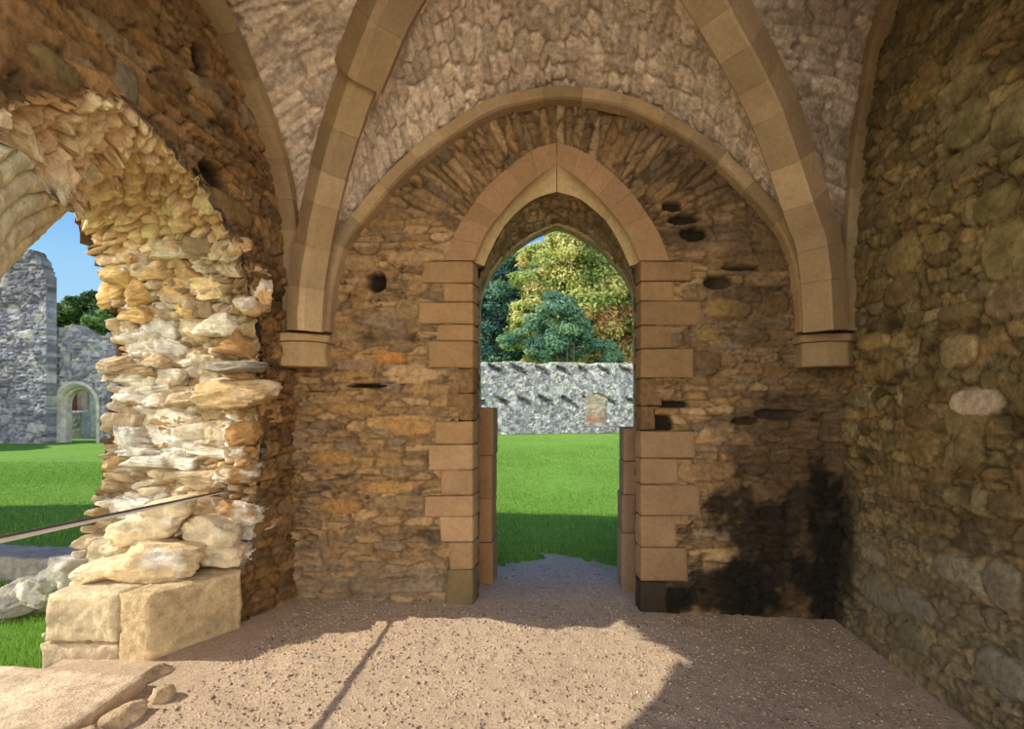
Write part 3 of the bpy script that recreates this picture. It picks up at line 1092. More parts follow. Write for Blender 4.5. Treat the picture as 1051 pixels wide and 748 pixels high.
wob = 0.03 * fbm(uv3(Y, Z, 9.0), 66, 3)
cy_, cz_ = 2.6, 1.6
rd_ = np.hypot(Y - cy_, Z - cz_) + 1e-6
lip = np.clip(0.035 * fbm(uv3(Y, Z, 7.0), 66, 3) + 0.07 * (h - 0.45) + 0.02, -0.01, 0.1)
hole = in_poly(Y + (Y - cy_) / rd_ * lip, Z + (Z - cz_) / rd_ * lip, poly)
st = fbm(uv3(Y, Z, 1.9, 4.4), 39, 5)
kk = (0.45 * sstep(-0.1, 0.6, st))[..., None]
c = c * (1 - kk) + S(88, 66, 40) * kk
P = np.stack([xwall(Y, Z), Y, Z], -1)
o = grid_mesh('wall_left', P, 0.040 * (h - 0.5), c, M_WALL, None, ~hole, flip=False)
structure(o, 'dark brown rubble wall on the left around the broken opening', 'wall')

# outer face of the left wall
Y6, Z6 = np.meshgrid(np.arange(0.3, 4.8, 0.06), np.arange(-0.3, 6.0, 0.06), indexing='ij')
h6, c6, _ = rubble(Y6, Z6, 131, 0.3, 0.12, 0.2, 1.0, EPAL, EPAL.mean(0) * 0.7)
po = np.vstack([[(3.62, -0.5)], O_PTS[:8, 1:], [(3.2, 3.2), (2.6, 3.3), (1.9, 3.1), (1.5, 2.7), (1.3, 1.5), (1.2, -0.5)]])
o = grid_mesh('wall_outer', np.stack([np.full_like(Y6, -3.2), Y6, Z6], -1), 0.04 * (h6 - .5), c6, M_WALL, None, ~in_poly(Y6, Z6, po), flip=True)
structure(o, 'outer face of the left wall', 'wall')

# the broken edge of the masonry, seen in the thickness of the wall
pier = thing('broken_wall_end', 'ragged broken end of the thick left wall, sunlit stones beside the lawn', 'masonry', (-2.5, 3.6, 0.0))
kids = []
nk, nsx = 420, 190
Ik, Ok = spline(I_PTS, 400), spline(O_PTS, 400)
ti = np.linspace(0, 1, len(I_PTS))


def by_index(pts, n):
    """spline sampled evenly by control point, so the two edges stay paired"""
    q = np.vstack([2 * pts[0] - pts[1], pts, 2 * pts[-1] - pts[-2]])
    t = np.linspace(0, len(pts) - 1 - 1e-9, n)
    i = t.astype(int)
    f = (t - i)[:, None]
    a, b, c_, d_ = q[i], q[i + 1], q[i + 2], q[i + 3]
    return 0.5 * ((2 * b) + (c_ - a) * f + (2 * a - 5 * b + 4 * c_ - d_) * f ** 2 + (-a + 3 * b - 3 * c_ + d_) * f ** 3)


Ia, Oa = by_index(I_PTS, nk), by_index(O_PTS, nk)
s = np.linspace(0.0, 1.01, nsx)[None, :, None]
PJ = Ia[:, None] * (1 - s) + Oa[:, None] * s
du = np.gradient(PJ, axis=0)
dv = np.gradient(PJ, axis=1)
NJ = np.cross(du, dv)
NJ /= np.linalg.norm(NJ, axis=-1, keepdims=True) + 1e-12
if NJ[60, 90, 1] > 0:
    NJ = -NJ
# hollow the core a little between the two faces
PJ = PJ - np.array([0.035, 0, 0]) * np.clip(1 - s / 0.10, 0, 1) - NJ * (0.10 * np.sin(np.pi * np.clip(s, 0, 1)))
JPAL = pal((196, 176, 142), (176, 148, 106), (212, 196, 168), (182, 154, 112), (172, 152, 122), (218, 204, 180), (152, 128, 94), (186, 164, 128))
al = np.cumsum(np.r_[0, np.linalg.norm(np.diff(0.5 * (Ia + Oa), axis=0), axis=1)])[:, None] * np.ones((1, nsx))
wd = np.linalg.norm(Oa - Ia, axis=1)[:, None] * np.linspace(0, 1, nsx)[None, :]
hj, cj, mj = rubble(wd, al, 141, 0.13, 0.065, 0.4, 1.5, JPAL, S(206, 184, 146))
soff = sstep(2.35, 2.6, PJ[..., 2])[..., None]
LIT_GOLD = pal((222, 186, 128), (206, 168, 110), (230, 200, 148), (196, 160, 112), (160, 136, 106))  # upper stones paled to carry light bounced off the ground
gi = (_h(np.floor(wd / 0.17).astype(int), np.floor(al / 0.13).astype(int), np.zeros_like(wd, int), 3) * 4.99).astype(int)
lit_gold_ = S(250, 208, 156) * (0.72 + 0.4 * hj[..., None]) * (1 + 0.35 * fbm(PJ * [3.0, 3.0, 7.0], 33, 4))[..., None]  # ground bounce painted into the soffit colour
cj = cj * (1 - 0.85 * soff) + np.clip(lit_gold_, 0, 0.9) * 0.85 * soff
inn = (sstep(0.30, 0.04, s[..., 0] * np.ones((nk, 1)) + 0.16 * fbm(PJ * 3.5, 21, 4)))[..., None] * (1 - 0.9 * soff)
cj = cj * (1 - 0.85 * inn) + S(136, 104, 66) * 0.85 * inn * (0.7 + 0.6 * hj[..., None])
kk = (0.75 * sstep(0.12, 0.3, fbm(PJ * 5.0, 13, 4)) * sstep(0.15, 0.4, s[..., 0]) * sstep(2.5, 2.1, PJ[..., 2]))[..., None]
cj = cj * (1 - kk) + S(232, 224, 206) * kk
grow = 0.05 * fbm(PJ * 4.0, 8, 4)
tap = (sstep(-0.01, 0.14, np.linspace(0, 1.01, nsx)))[None, :]
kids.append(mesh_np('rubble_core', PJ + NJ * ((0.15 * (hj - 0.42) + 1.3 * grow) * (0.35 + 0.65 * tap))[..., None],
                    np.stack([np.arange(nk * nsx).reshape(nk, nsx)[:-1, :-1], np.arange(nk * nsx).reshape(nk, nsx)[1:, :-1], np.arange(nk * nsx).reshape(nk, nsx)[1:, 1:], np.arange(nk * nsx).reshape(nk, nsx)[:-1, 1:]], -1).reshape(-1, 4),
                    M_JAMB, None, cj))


def boulder(name, ctr, ax, size, seed, col, n=25, mat=M_JAMB, sq=3.4, lump=0.2, cuts=6, lime_k=1.0):
    """a rough stone: a squarish body with broken faces; ax = 3 unit rows, size = half extents"""
    V, F, base = [], [], 0
    g = np.linspace(-1, 1, n)
    a, b = np.meshgrid(g, g, indexing='ij')
    one = np.ones_like(a)
    for k in range(3):
        for sg in (-1, 1):
            q = [None] * 3
            q[k], q[(k + 1) % 3], q[(k + 2) % 3] = sg * one, a, b
            p = np.stack(q, -1)
            p = p / (np.sum(np.abs(p) ** sq, -1, keepdims=True) ** (1 / sq))
            idx = np.arange(n * n).reshape(n, n) + base
            f = np.stack([idx[:-1, :-1], idx[1:, :-1], idx[1:, 1:], idx[:-1, 1:]], -1).reshape(-1, 4)
            if sg < 0:
                f = f[:, ::-1]
            V.append(p.reshape(-1, 3))
            F.append(f)
            base += n * n
    V = np.vstack(V)
    r = np.random.default_rng(seed)
    # knock a few flat facets off
    for _ in range(cuts):
        d_ = r.normal(size=3)
        d_ /= np.linalg.norm(d_)
        lim = r.uniform(0.68, 0.98)
        ex = np.clip(V @ d_ - lim, 0, None)
        V = V - ex[:, None] * d_ * 0.9
    q = V + seed * 3.1
    V = V * (1 + lump * fbm(q * 1.1, seed, 3) + 0.13 * (0.6 - 2 * np.abs(fbm(q * [1.6, 4.2, 1.6], seed + 1, 5))))[:, None]
    V = V + 0.05 * r.normal(0, 1, 3) * np.abs(fbm(q * [1.5, 5.0, 1.5], seed + 9, 3))[:, None]
    W = V * np.asarray(size)
    W = W @ np.asarray(ax) + np.asarray(ctr)
    cv = np.asarray(col) * (1 + 0.34 * fbm(W * 9.0, seed + 3, 4))[:, None]
    lime = (0.8 * sstep(0.12, 0.3, fbm(W * 5.0, 13, 4)))[:, None] * lime_k
    cv = cv * (1 - lime) + S(232, 224, 206) * lime
    return mesh_np(name, W, np.vstack(F), mat, None, np.clip(cv, 0.004, 1))


# individual stones, laid in rough courses up the broken end
rj = np.random.default_rng(99)
zc = 0.42
count = 0
GREY = S(196, 188, 172)
while zc < 2.5 and count < 96:
    ch = rj.uniform(0.07, 0.165)
    sx = rj.uniform(-0.02, 0.06)
    while sx < 1.0 and count < 96:
        wl = rj.uniform(0.13, 0.42)
        # the row of the broken surface at this height
        zcol = PJ[:, nsx // 2, 2]
        up = np.argmax(zcol)
        kz = int(np.argmin(np.abs(zcol[:up + 1] - (zc + ch / 2))))
        sc_ = sx + 0.5 * wl / 1.25
        if sc_ > 1.03:
            break
        si = int(np.clip(sc_, 0, 1) * (nsx - 1))
        p = PJ[kz, si] + (Oa[kz] - Ia[kz]) * max(0, sc_ - 1)
        nrm = NJ[kz, si]
        tx = Oa[kz] - Ia[kz]
        tx = tx / np.linalg.norm(tx)
        up_ = np.array([0, 0, 1.0]) + 0.25 * rj.normal(size=3) * [1, 1, 0]
        up_ -= tx * (up_ @ tx)
        up_ /= np.linalg.norm(up_)
        ou = np.cross(tx, up_)
        ou = ou if ou @ nrm > 0 else -ou
        tilt = rj.normal(0, 0.12)
        tx2 = tx * math.cos(tilt) + up_ * math.sin(tilt)
        up2 = -tx * math.sin(tilt) + up_ * math.cos(tilt)
        pro = rj.uniform(-0.07, 0.045)
        cc = JPAL[int(rj.integers(len(JPAL)))] * rj.uniform(0.8, 1.12)
        if sc_ > 0.75 and rj.random() < 0.45:
            cc = GREY * rj.uniform(0.85, 1.2)
        if sc_ < 0.22:
            cc = S(160, 122, 76) * rj.uniform(0.8, 1.15)
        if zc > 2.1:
            cc = LIT_GOLD[int(rj.integers(5))] * rj.uniform(0.85, 1.1)
        if rj.random() < 0.80:
            dd_ = rj.uniform(0.08, 0.13)
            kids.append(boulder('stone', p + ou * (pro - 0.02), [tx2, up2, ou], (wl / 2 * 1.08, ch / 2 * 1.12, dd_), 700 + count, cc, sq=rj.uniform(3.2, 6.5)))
            count += 1
        sx += wl / 1.25
    zc += ch * 0.93
# the one long flat stone that catches the eye
p = px_x(245, 404, -2.0)
kids.append(boulder('long_stone', (-2.11, 3.575, EYE + (CY - 404) / FPX * 3.5), [[-0.97, 0.24, 0.0], [0, 0, 1], [-0.24, -0.97, 0]], (0.26, 0.088, 0.13), 903, S(190, 160, 116), n=25, sq=5, lime_k=0.3))
kids.append(boulder('long_stone', (-2.1, 3.60, EYE + (CY - 377) / FPX * 3.5), [[-0.97, 0.24, 0.0], [0, 0, 1], [-0.24, -0.97, 0]], (0.22, 0.04, 0.14), 904, S(150, 140, 126), n=15, sq=5))
# big lump lying over the foot of the break
kids.append(boulder('footing_lump', (-2.40, 3.30, 0.56), [[0.95, 0.2, -0.12], [0.1, 0.05, 1], [0.2, -0.95, 0]], (0.25, 0.115, 0.17), 905, S(220, 194, 150), n=21, sq=3.2))
rf = np.random.default_rng(17)
for i in range(26):
    t = i / 25
    # a ragged slope of footing rubble running out from the wall to the left
    x = -2.55 - 1.5 * t + rf.uniform(-0.08, 0.08)
    y = 3.50 + 0.55 * t + rf.uniform(-0.14, 0.14)
    z = max(0.02, 0.62 - 0.62 * t + rf.uniform(-0.12, 0.06))
    th = rf.uniform(0, 3.1)
    a = rf.uniform(0.10, 0.19)
    kids.append(boulder('footing_stone', (x, y, z), [[math.cos(th), math.sin(th), -0.2], [0.15, 0, 1], [-math.sin(th), math.cos(th), 0.1]], (a, a * rf.uniform(0.5, 0.8), a * 0.9), 930 + i, (S(168, 160, 144) if t > 0.25 else S(200, 182, 148)) * rf.uniform(0.8, 1.1), n=15, sq=rf.uniform(2.8, 4.5)))
for i, (x, y, z, a, b, c_) in enumerate([(-2.58, 3.45, 0.74, 0.2, 0.09, 0.15), (-2.2, 3.5, 0.70, 0.16, 0.08, 0.12), (-2.68, 3.22, 0.52, 0.14, 0.06, 0.12), (-2.12, 3.46, 0.55, 0.12, 0.07, 0.1), (-2.45, 3.42, 0.84, 0.15, 0.07, 0.1)]):
    kids.append(boulder('footing_stone', (x, y, z), [[0.96, 0.2, 0.15 * (-1) ** i], [0.1, 0, 1], [-0.2, 0.96, 0.1]], (a, b, c_), 970 + i, S(220, 200, 162), n=15, sq=3.6))
adopt(pier, kids)

fw = block('low_footing', [(-6.4, 4.95, -0.1), (-3.25, 4.55, -0.1), (-3.25, 4.95, -0.1), (-6.4, 5.4, -0.1), (-6.4, 4.97, 0.16), (-3.25, 4.57, 0.17), (-3.25, 4.95, 0.17), (-6.4, 5.4, 0.16)], 861, S(150, 142, 128), (60, 10, 8), 0.022, M_JAMB, 0.03)
tag(fw, 'long low grey footing of a lost wall running across the left lawn', 'footing')

# ------------------------------------------------------------------ squared base of the pier
pb = thing('pier_base', 'low squared sandstone block at the foot of the broken wall, front corner sharp', 'stone block', (-2.4, 3.2, 0.0))
zt, zm = 0.473, 0.20
fz = 0.0
xa, xb, xc_ = -2.82, -2.40, -2.21
kids = [
    block('upper_block', [(xa, 2.975, zm), (xb, 2.965, zm), (-2.3, 3.6, zm), (-2.75, 3.6, zm), (xa + .02, 2.975, zt), (xb, 2.965, zt - .005), (-2.3, 3.6, zt), (-2.75, 3.6, zt)], 801, S(200, 182, 146), (22, 20, 14), 0.012, M_JAMB, 0.03),
    block('lower_block', [(xa - .03, 2.985, -0.06), (xb, 2.97, -0.02), (-2.3, 3.6, -0.02), (-2.75, 3.6, -0.06), (xa - .01, 2.98, zm - .004), (xb, 2.968, zm - .004), (-2.3, 3.6, zm - .004), (-2.75, 3.6, zm - .004)], 802, S(198, 176, 142), (22, 20, 12), 0.014, M_JAMB, 0.03),
    block('corner_block', [(xb + .004, 2.968, 0.06), (xc_, 2.95, 0.04), (-2.0, 3.47, 0.04), (-2.3, 3.6, 0.04), (xb + .004, 2.968, zt), (xc_ + .005, 2.95, zt), (-1.965, 3.40, zt), (-2.25, 3.6, zt)], 803, S(200, 176, 134), (14, 26, 20), 0.010, M_JAMB, 0.022),
]
adopt(pb, kids)

# ------------------------------------------------------------------ moulded arch on the near side of the opening
A_P = np.array([(-2.62, 2.934, 2.563), (-2.42, 2.542, 2.272), (-2.30, 2.248, 2.004), (-2.18, 1.92, 1.5), (-2.18, 1.83, 0.8), (-2.18, 1.80, -0.1)])
B_P = np.array([(-2.52, 2.81, 2.53), (-2.2, 2.33, 2.41), (-1.97, 1.93, 2.415), (-1.93, 1.62, 1.9), (-1.93, 1.47, 1.0), (-1.93, 1.44, -0.1)])
na, nb = 220, 90
Aa, Ba = by_index(A_P, na), by_index(B_P, na)
arch = thing('moulded_arch', 'weathered moulded arch stones on the near edge of the left opening', 'arch', (-2.1, 1.7, 0.0))
s = np.linspace(0, 1, nb)[None, :, None]
PM = Aa[:, None] * (1 - s) + Ba[:, None] * s
du, dv = np.gradient(PM, axis=0), np.gradient(PM, axis=1)
NM = np.cross(du, dv)
NM /= np.linalg.norm(NM, axis=-1, keepdims=True) + 1e-12
if NM[60, 40, 0] < 0:
    NM = -NM
sv = s[..., 0] * np.ones((na, 1))
band = 0.5 + 0.5 * np.cos(2 * np.pi * sv * 4.0)
wdn = np.linalg.norm(Ba - Aa, axis=1)[:, None]
dist_ = sv * wdn / 0.115
roll = (np.abs(np.sin(np.pi * dist_)) ** 0.5) * 0.03 * sstep(0, 0.12, sv * wdn)
VM = PM + NM * (roll + 0.008 * fbm(PM * 8, 3, 4) + 0.006 * fbm(PM * 30, 5, 3))[..., None]
lm = np.r_[0, np.cumsum(np.linalg.norm(np.diff(Aa, axis=0), axis=1))]
MC = pal((228, 214, 172), (220, 204, 164), (234, 222, 184))
kids = []
cuts = [0, 34, 62, 92, 124, 156, 188, na - 1]
for i in range(len(cuts) - 1):
    a, b = cuts[i], cuts[i + 1] + (1 if i < len(cuts) - 2 else 1)
    sub = VM[a:b].copy()
    inb = PM[a:b] - NM[a:b] * 0.22
    # closed: skin, then a back skin
    n_, m_ = sub.shape[:2]
    sub[0] -= NM[a] * 0.006
    sub[-1] -= NM[b - 1] * 0.006
    ring_ = np.concatenate([sub, inb[:, ::-1]], 1)
    kk_ = ring_.shape[1]
    idx = np.arange(n_ * kk_).reshape(n_, kk_)
    F = np.stack([idx[:-1], idx[1:], np.roll(idx, -1, 1)[1:], np.roll(idx, -1, 1)[:-1]], -1).reshape(-1, 4)
    e0 = np.stack([idx[0, :m_ - 1], idx[0, 1:m_], idx[0, kk_ - 2:m_ - 1:-1], idx[0, kk_ - 1:m_:-1]], -1)
    e1 = np.stack([idx[-1, :m_ - 1], idx[-1, kk_ - 1:m_:-1], idx[-1, kk_ - 2:m_ - 1:-1], idx[-1, 1:m_]], -1)
    V = ring_.reshape(-1, 3)
    cv = MC[i % 3] * (1 + 0.22 * fbm(V * 7, 55 + i, 4))[:, None]
    groove_mix = sstep(0.35, 0.0, np.concatenate([np.abs(np.sin(np.pi * dist_[a:b])), np.ones((n_, m_))], 1)).reshape(-1)[:, None] * 0.4  # grooves between the rolls coloured darker
    cv = cv * (1 - groove_mix) + S(120, 108, 72) * groove_mix
    kids.append(mesh_np('arch_stone', V, np.vstack([F, e0, e1]), M_JAMB, None, cv))
adopt(arch, kids)

# ------------------------------------------------------------------ rail across the opening
rail = thing('barrier_rail', 'slim barrier rail across the left opening, pale lower bar under a dark one', 'rail', (-2.23, 1.75, 0.9))


def tube(name, a, b, r0, r1, mat, n=14, sag=0.0):
    a, b = np.array(a, float), np.array(b, float)
    m = 24
    t = np.linspace(0, 1, m)
    c_ = a + (b - a) * t[:, None]
    c_[:, 2] -= sag * 4 * t * (1 - t)
    d_ = (b - a) / np.linalg.norm(b - a)
    u = np.cross(d_, [0, 0, 1.0])
    u /= np.linalg.norm(u)
    v = np.cross(u, d_)
    an = np.linspace(0, 2 * math.pi, n + 1)[:-1]
    rr_ = r0 + (r1 - r0) * t
    V = c_[:, None] + rr_[:, None, None] * (np.cos(an)[None, :, None] * u + np.sin(an)[None, :, None] * v)
    idx = np.arange(m * n).reshape(m, n)
    F = np.stack([idx[:-1], idx[1:], np.roll(idx, -1, 1)[1:], np.roll(idx, -1, 1)[:-1]], -1).reshape(-1, 4)
    return mesh_np(name, V.reshape(-1, 3), F, mat)


adopt(rail, [tube('upper_bar', (-2.23, 1.72, 0.985), (-2.22, 3.62, 0.925), 0.006, 0.006, M_RAILD), tube('lower_bar', (-2.235, 1.72, 0.968), (-2.222, 3.62, 0.917), 0.013, 0.005, M_RAILW)])

# ------------------------------------------------------------------ threshold slab and its broken edge
slab = block('threshold_slab', [(-3.15, 0.9, -0.05), (-2.0, 0.9, -0.02), (-2.04, 2.72, -0.02), (-3.15, 2.93, -0.05), (-3.15, 0.9, 0.12), (-2.0, 0.9, 0.165), (-2.04, 2.70, 0.165), (-3.15, 2.93, 0.12)], 811, S(216, 190, 158), (40, 50, 8), 0.010, M_JAMB, 0.02)
tag(slab, 'worn pale threshold slab of the left opening beside the gravel', 'slab')
for i, (x, y, z, a, b, c_, lab) in enumerate([(-1.93, 2.42, 0.10, 0.11, 0.05, 0.05, 'broken rubble piece wedged against the middle of the threshold slab edge'), (-1.95, 2.2, 0.10, 0.13, 0.06, 0.06, 'rough rubble piece under the threshold slab edge near the bottom of the view'),
                                               (-1.90, 2.62, 0.105, 0.05, 0.045, 0.045, 'small rounded stone at the end of the row along the threshold slab'), (-2.08, 2.80, 0.10, 0.12, 0.04, 0.05, 'flat loose stone between the threshold slab and the squared block')]):
    o = boulder('rubble_stone', (x, y, z), [[0.25, 0.95, 0], [-0.95, 0.25, 0.1], [0, 0.1, 1]], (a, b, c_), 960 + i, S(204, 176, 138), n=13, sq=2.8)
    tag(o, lab, 'stone', None)

# ------------------------------------------------------------------ floor
xs = np.arange(-2.7, 2.35, 0.02)
ys = np.arange(-3.0, 5.7, 0.02)
X, Y = np.meshgrid(xs, ys, indexing='ij')
gz = floor_z(X) + 0.012 * fbm(uv3(X, Y, 1.3), 12, 4) + 0.006 * fbm(uv3(X, Y, 14.0), 13, 3)
gz = np.where(Y > 4.3, gz * (1 - sstep(4.3, 5.2, Y)) + sstep(4.3, 5.2, Y) * (-0.02), gz)
gc = S(204, 178, 148) * (1 + 0.10 * fbm(uv3(X, Y, 2.0), 15, 4) + 0.16 * fbm(uv3(X, Y, 30.0), 16, 3))[..., None]
pinkish = (0.5 * sstep(4.0, 4.8, Y))[..., None]
gc = gc * (1 - pinkish) + S(176, 162, 152) * pinkish
keep = (np.abs(X + 0.0) < 0.95 + 0.3 * fbm(uv3(X, Y, 3.0), 3, 3)) | (Y < 4.6)
keep &= ~((X < -2.05) & (Y > 3.5))
edge = 5.15 + 0.45 * np.exp(-((X + 0.0) / 0.33) ** 2) + 0.30 * fbm(uv3(X, Y, 5.0), 23, 5)
keep &= (Y < edge)
fl = grid_mesh('floor', np.stack([X, Y, gz], -1), np.zeros_like(X), gc, M_GRAVEL, None, keep)
structure(fl, 'pale gravel floor with a sun patch', 'floor')


def ground_z(x, y):
    out = np.maximum(np.maximum(-2.6 - x, y - 4.9), 0)
    return -0.045 - 0.0 * out


Xc, Yc = np.meshgrid(np.linspace(-14, 14, 90), np.linspace(-22, -2.5, 70), indexing='ij')
cc_ = S(238, 224, 200) * (1 + 0.10 * fbm(uv3(Xc, Yc, 0.8), 5, 4))[..., None]  # unseen yard, added and kept pale for bounce into the vault
yd = grid_mesh('floor_bounce_yard', np.stack([Xc, Yc, -0.03 + 0.01 * fbm(uv3(Xc, Yc, 1.0), 6, 3)], -1), np.zeros_like(Xc), cc_, M_GRAVEL)
structure(yd, 'unseen pale gravel yard added behind the bay to bounce light in', 'floor')


# pebbles lying loose on the gravel
def pebbles(n, seed):
    r = np.random.default_rng(seed)
    g = [(-1, -1, -1), (1, -1, -1), (1, 1, -1), (-1, 1, -1), (-1, -1, 1), (1, -1, 1), (1, 1, 1), (-1, 1, 1)]
    g = np.array(g, float) * 0.6
    fq = np.array([(0, 3, 2, 1), (4, 5, 6, 7), (0, 1, 5, 4), (1, 2, 6, 5), (2, 3, 7, 6), (3, 0, 4, 7)])
    x = r.uniform(-1.82, 1.98, n)
    y = 2.0 + 3.2 * r.random(n) ** 1.2
    ok = (y < 3.95) | (np.abs(x) < 0.5)
    x, y = x[ok], y[ok]
    n = len(x)
    sz = 0.0025 + 0.007 * r.random(n) ** 3
    an = r.uniform(0, 6.28, n)
    el = r.uniform(0.6, 1.4, (n, 1, 3)) * [1, 1, 0.75]
    V = g[None] * el * sz[:, None, None] + r.normal(0, 0.12, (n, 8, 3)) * sz[:, None, None]
    ca, sa = np.cos(an)[:, None], np.sin(an)[:, None]
    V = np.stack([V[..., 0] * ca - V[..., 1] * sa, V[..., 0] * sa + V[..., 1] * ca, V[..., 2]], -1)
    z = floor_z(x) + 0.012 * fbm(uv3(x, y, 1.3), 12, 4) + 0.006 * fbm(uv3(x, y, 14.0), 13, 3)
    z = np.where(y > 4.3, z * (1 - sstep(4.3, 5.2, y)) + sstep(4.3, 5.2, y) * (-0.02), z)
    V = V + np.stack([x, y, z + 0.15 * sz], -1)[:, None]
    F = (fq[None] + 8 * np.arange(n)[:, None, None]).reshape(-1, 4)
    pc = pal((190, 168, 140), (214, 192, 162), (150, 128, 104), (120, 104, 90), (202, 176, 146), (178, 160, 142))
    cv = np.repeat(pc[r.integers(len(pc), size=n)] * r.uniform(0.8, 1.1, (n, 1)), 8, 0)
    o = mesh_np('gravel', V.reshape(-1, 3), F, M_ASH, None, cv, True)
    tag(o, 'loose pebbles scattered over the gravel floor', 'gravel', None, 'stuff')


pebbles(26000, 4)

# ------------------------------------------------------------------ lawn
gx = np.unique(np.r_[np.linspace(-70, -8, 50), np.linspace(-8, 8, 130), np.linspace(8, 70, 50)])
gy = np.unique(np.r_[np.linspace(-30, 0, 20), np.linspace(0, 16, 130), np.linspace(16, 90, 60)])
X, Y = np.meshgrid(gx, gy, indexing='ij')
Zg = -0.05 + 0.02 * fbm(uv3(X, Y, 0.6), 5, 3)
lc = S(112, 152, 56) * (1 + 0.15 * fbm(uv3(X, Y, 0.35), 6, 4) + 0.15 * fbm(uv3(X, Y, 3.0), 7, 3))[..., None]
inroom = (X > -2.55) & (X < 2.3) & (Y < 4.75) & (Y > -2.5) | ((np.abs(X) < 13.5) & (Y < -2.5))
lawn = grid_mesh('ground', np.stack([X, Y, Zg], -1), np.zeros_like(X), lc, M_TURF, None, ~inroom)
structure(lawn, 'mown green lawn outside the ruin', 'lawn')


def grass(n, region, hgt, seed):
    r = np.random.default_rng(seed)
    x, y = region(r, n)
    e2 = 5.05 + 0.45 * np.exp(-(x / 0.33) ** 2) + 0.30 * fbm(uv3(x, y, 5.0), 23, 5)
    ok = ~((np.abs(x) < 2.3) & (y < e2))
    x, y = x[ok], y[ok]
    n = len(x)
    hh_ = hgt * r.uniform(0.5, 1.2, n)
    wv = 0.0035 * (1 + 0.10 * np.maximum(y - 5, 0)) * r.uniform(0.8, 1.3, n)
    a = r.uniform(0, 6.28, n)
    ln = r.uniform(0, 0.6, n) * hh_
    b = r.uniform(0, 6.28, n)
    base = np.stack([x, y, np.full(n, -0.06)], -1)
    wd_ = np.stack([np.cos(a), np.sin(a), np.zeros(n)], -1) * wv[:, None]
    tip = base + np.stack([np.cos(b) * ln, np.sin(b) * ln, hh_], -1)
    V = np.stack([base - wd_, base + wd_, tip], 1).reshape(-1, 3)
    gp = pal((134, 176, 70), (118, 164, 64), (148, 186, 78), (162, 190, 92), (108, 154, 66))
    cv = np.repeat(gp[r.integers(len(gp), size=n)] * r.uniform(0.8, 1.15, (n, 1)), 3, 0)
    return V, cv


def reg_door(r, n):
    y = 4.95 + 16 * r.random(n) ** 2.2
    x = (r.random(n) * 2 - 1) * (0.16 * y + 0.1)
    return x, y


def reg_left(r, n):
    y = 2.6 + 12 * r.random(n) ** 1.6
    x = -y * r.uniform(0.76, 1.10, n)
    return np.minimum(x, -2.75), y


Vs, Cs = [], []
for args in ((70000, reg_door, 0.055, 1), (80000, reg_left, 0.055, 2)):
    v_, c_ = grass(*args)
    Vs.append(v_)
    Cs.append(c_)
Vs, Cs = np.vstack(Vs), np.vstack(Cs)
go = mesh_np('grass', Vs, np.arange(len(Vs)).reshape(-1, 3), M_GRASS, None, Cs, False)
tag(go, 'short green grass of the lawn near the doorway and the opening', 'grass', None, 'stuff')

# ------------------------------------------------------------------ far walls
FLINT = pal((186, 186, 188), (152, 153, 160), (214, 212, 210), (128, 130, 138), (200, 197, 192), (168, 168, 174))


def far_wall(name, x0, x1, ztop, y0, yaw, seed, su, sv, step, palette, topf=None, holes=None, amp=0.06, x_org=0.0):
    u = np.arange(x0, x1, step)
    z = np.arange(-0.15, ztop + 0.6, step)
    U, Zz = np.meshgrid(u, z, indexing='ij')
    hh_, cc_, _ = rubble(U, Zz, seed, su, sv, 0.15, 1.0, palette, palette.mean(0) * 0.62)
    top = ztop + 0.10 * fbm(uv3(U, Zz * 0, 1.1), seed + 3, 4)
    if topf is not None:
        top = topf(U) + 0.22 * fbm(uv3(U, Zz * 0, 1.2), seed + 3, 4)
    kp = Zz < top
    if holes is not None:
        kp &= ~holes(U, Zz)
    ca, sa = math.cos(yaw), math.sin(yaw)
    P_ = np.stack([x_org + (U - x_org) * ca, y0 + (U - x_org) * sa, Zz], -1)
    return U, Zz, hh_, cc_, kp, P_


def solid_wall(name, data, amp, thick, mat, parent=None):
    """front skin with relief plus a thickness, capped all round"""
    U, Zz, hh_, cc_, kp, P_ = data
    du_, dv_ = np.gradient(P_, axis=0), np.gradient(P_, axis=1)
    Nn = np.cross(du_, dv_)
    Nn /= np.linalg.norm(Nn, axis=-1, keepdims=True) + 1e-12
    if Nn[0, 0, 1] > 0:
        Nn = -Nn
    Vf = P_ + Nn * (amp * (hh_ - 0.4))[..., None]
    Vb = P_ - Nn * thick
    n_, m_ = U.shape
    idx = np.arange(n_ * m_).reshape(n_, m_)
    kc = kp[:-1, :-1] & kp[1:, :-1] & kp[1:, 1:] & kp[:-1, 1:]
    quad = np.stack([idx[:-1, :-1], idx[1:, :-1], idx[1:, 1:], idx[:-1, 1:]], -1)
    F1 = quad[kc]
    off = n_ * m_
    F2 = F1[:, ::-1] + off
    pad = np.pad(kc, 1)
    side = []
    for (di, dj, a, b) in ((-1, 0, 3, 0), (1, 0, 1, 2), (0, -1, 0, 1), (0, 1, 2, 3)):
        nb_ = pad[1 + di:pad.shape[0] - 1 + di, 1 + dj:pad.shape[1] - 1 + dj]
        q = quad[kc & ~nb_]
        side.append(np.stack([q[:, b], q[:, a], q[:, a] + off, q[:, b] + off], -1))
    F = np.vstack([F1, F2] + side)
    V = np.vstack([Vf.reshape(-1, 3), Vb.reshape(-1, 3)])
    C = np.vstack([cc_.reshape(-1, 3), cc_.reshape(-1, 3)])
    used = np.unique(F)
    mp = np.full(len(V), -1, np.int64)
    mp[used] = np.arange(len(used))
    return mesh_np(name, V[used], mp[F], mat, parent, C[used], False)


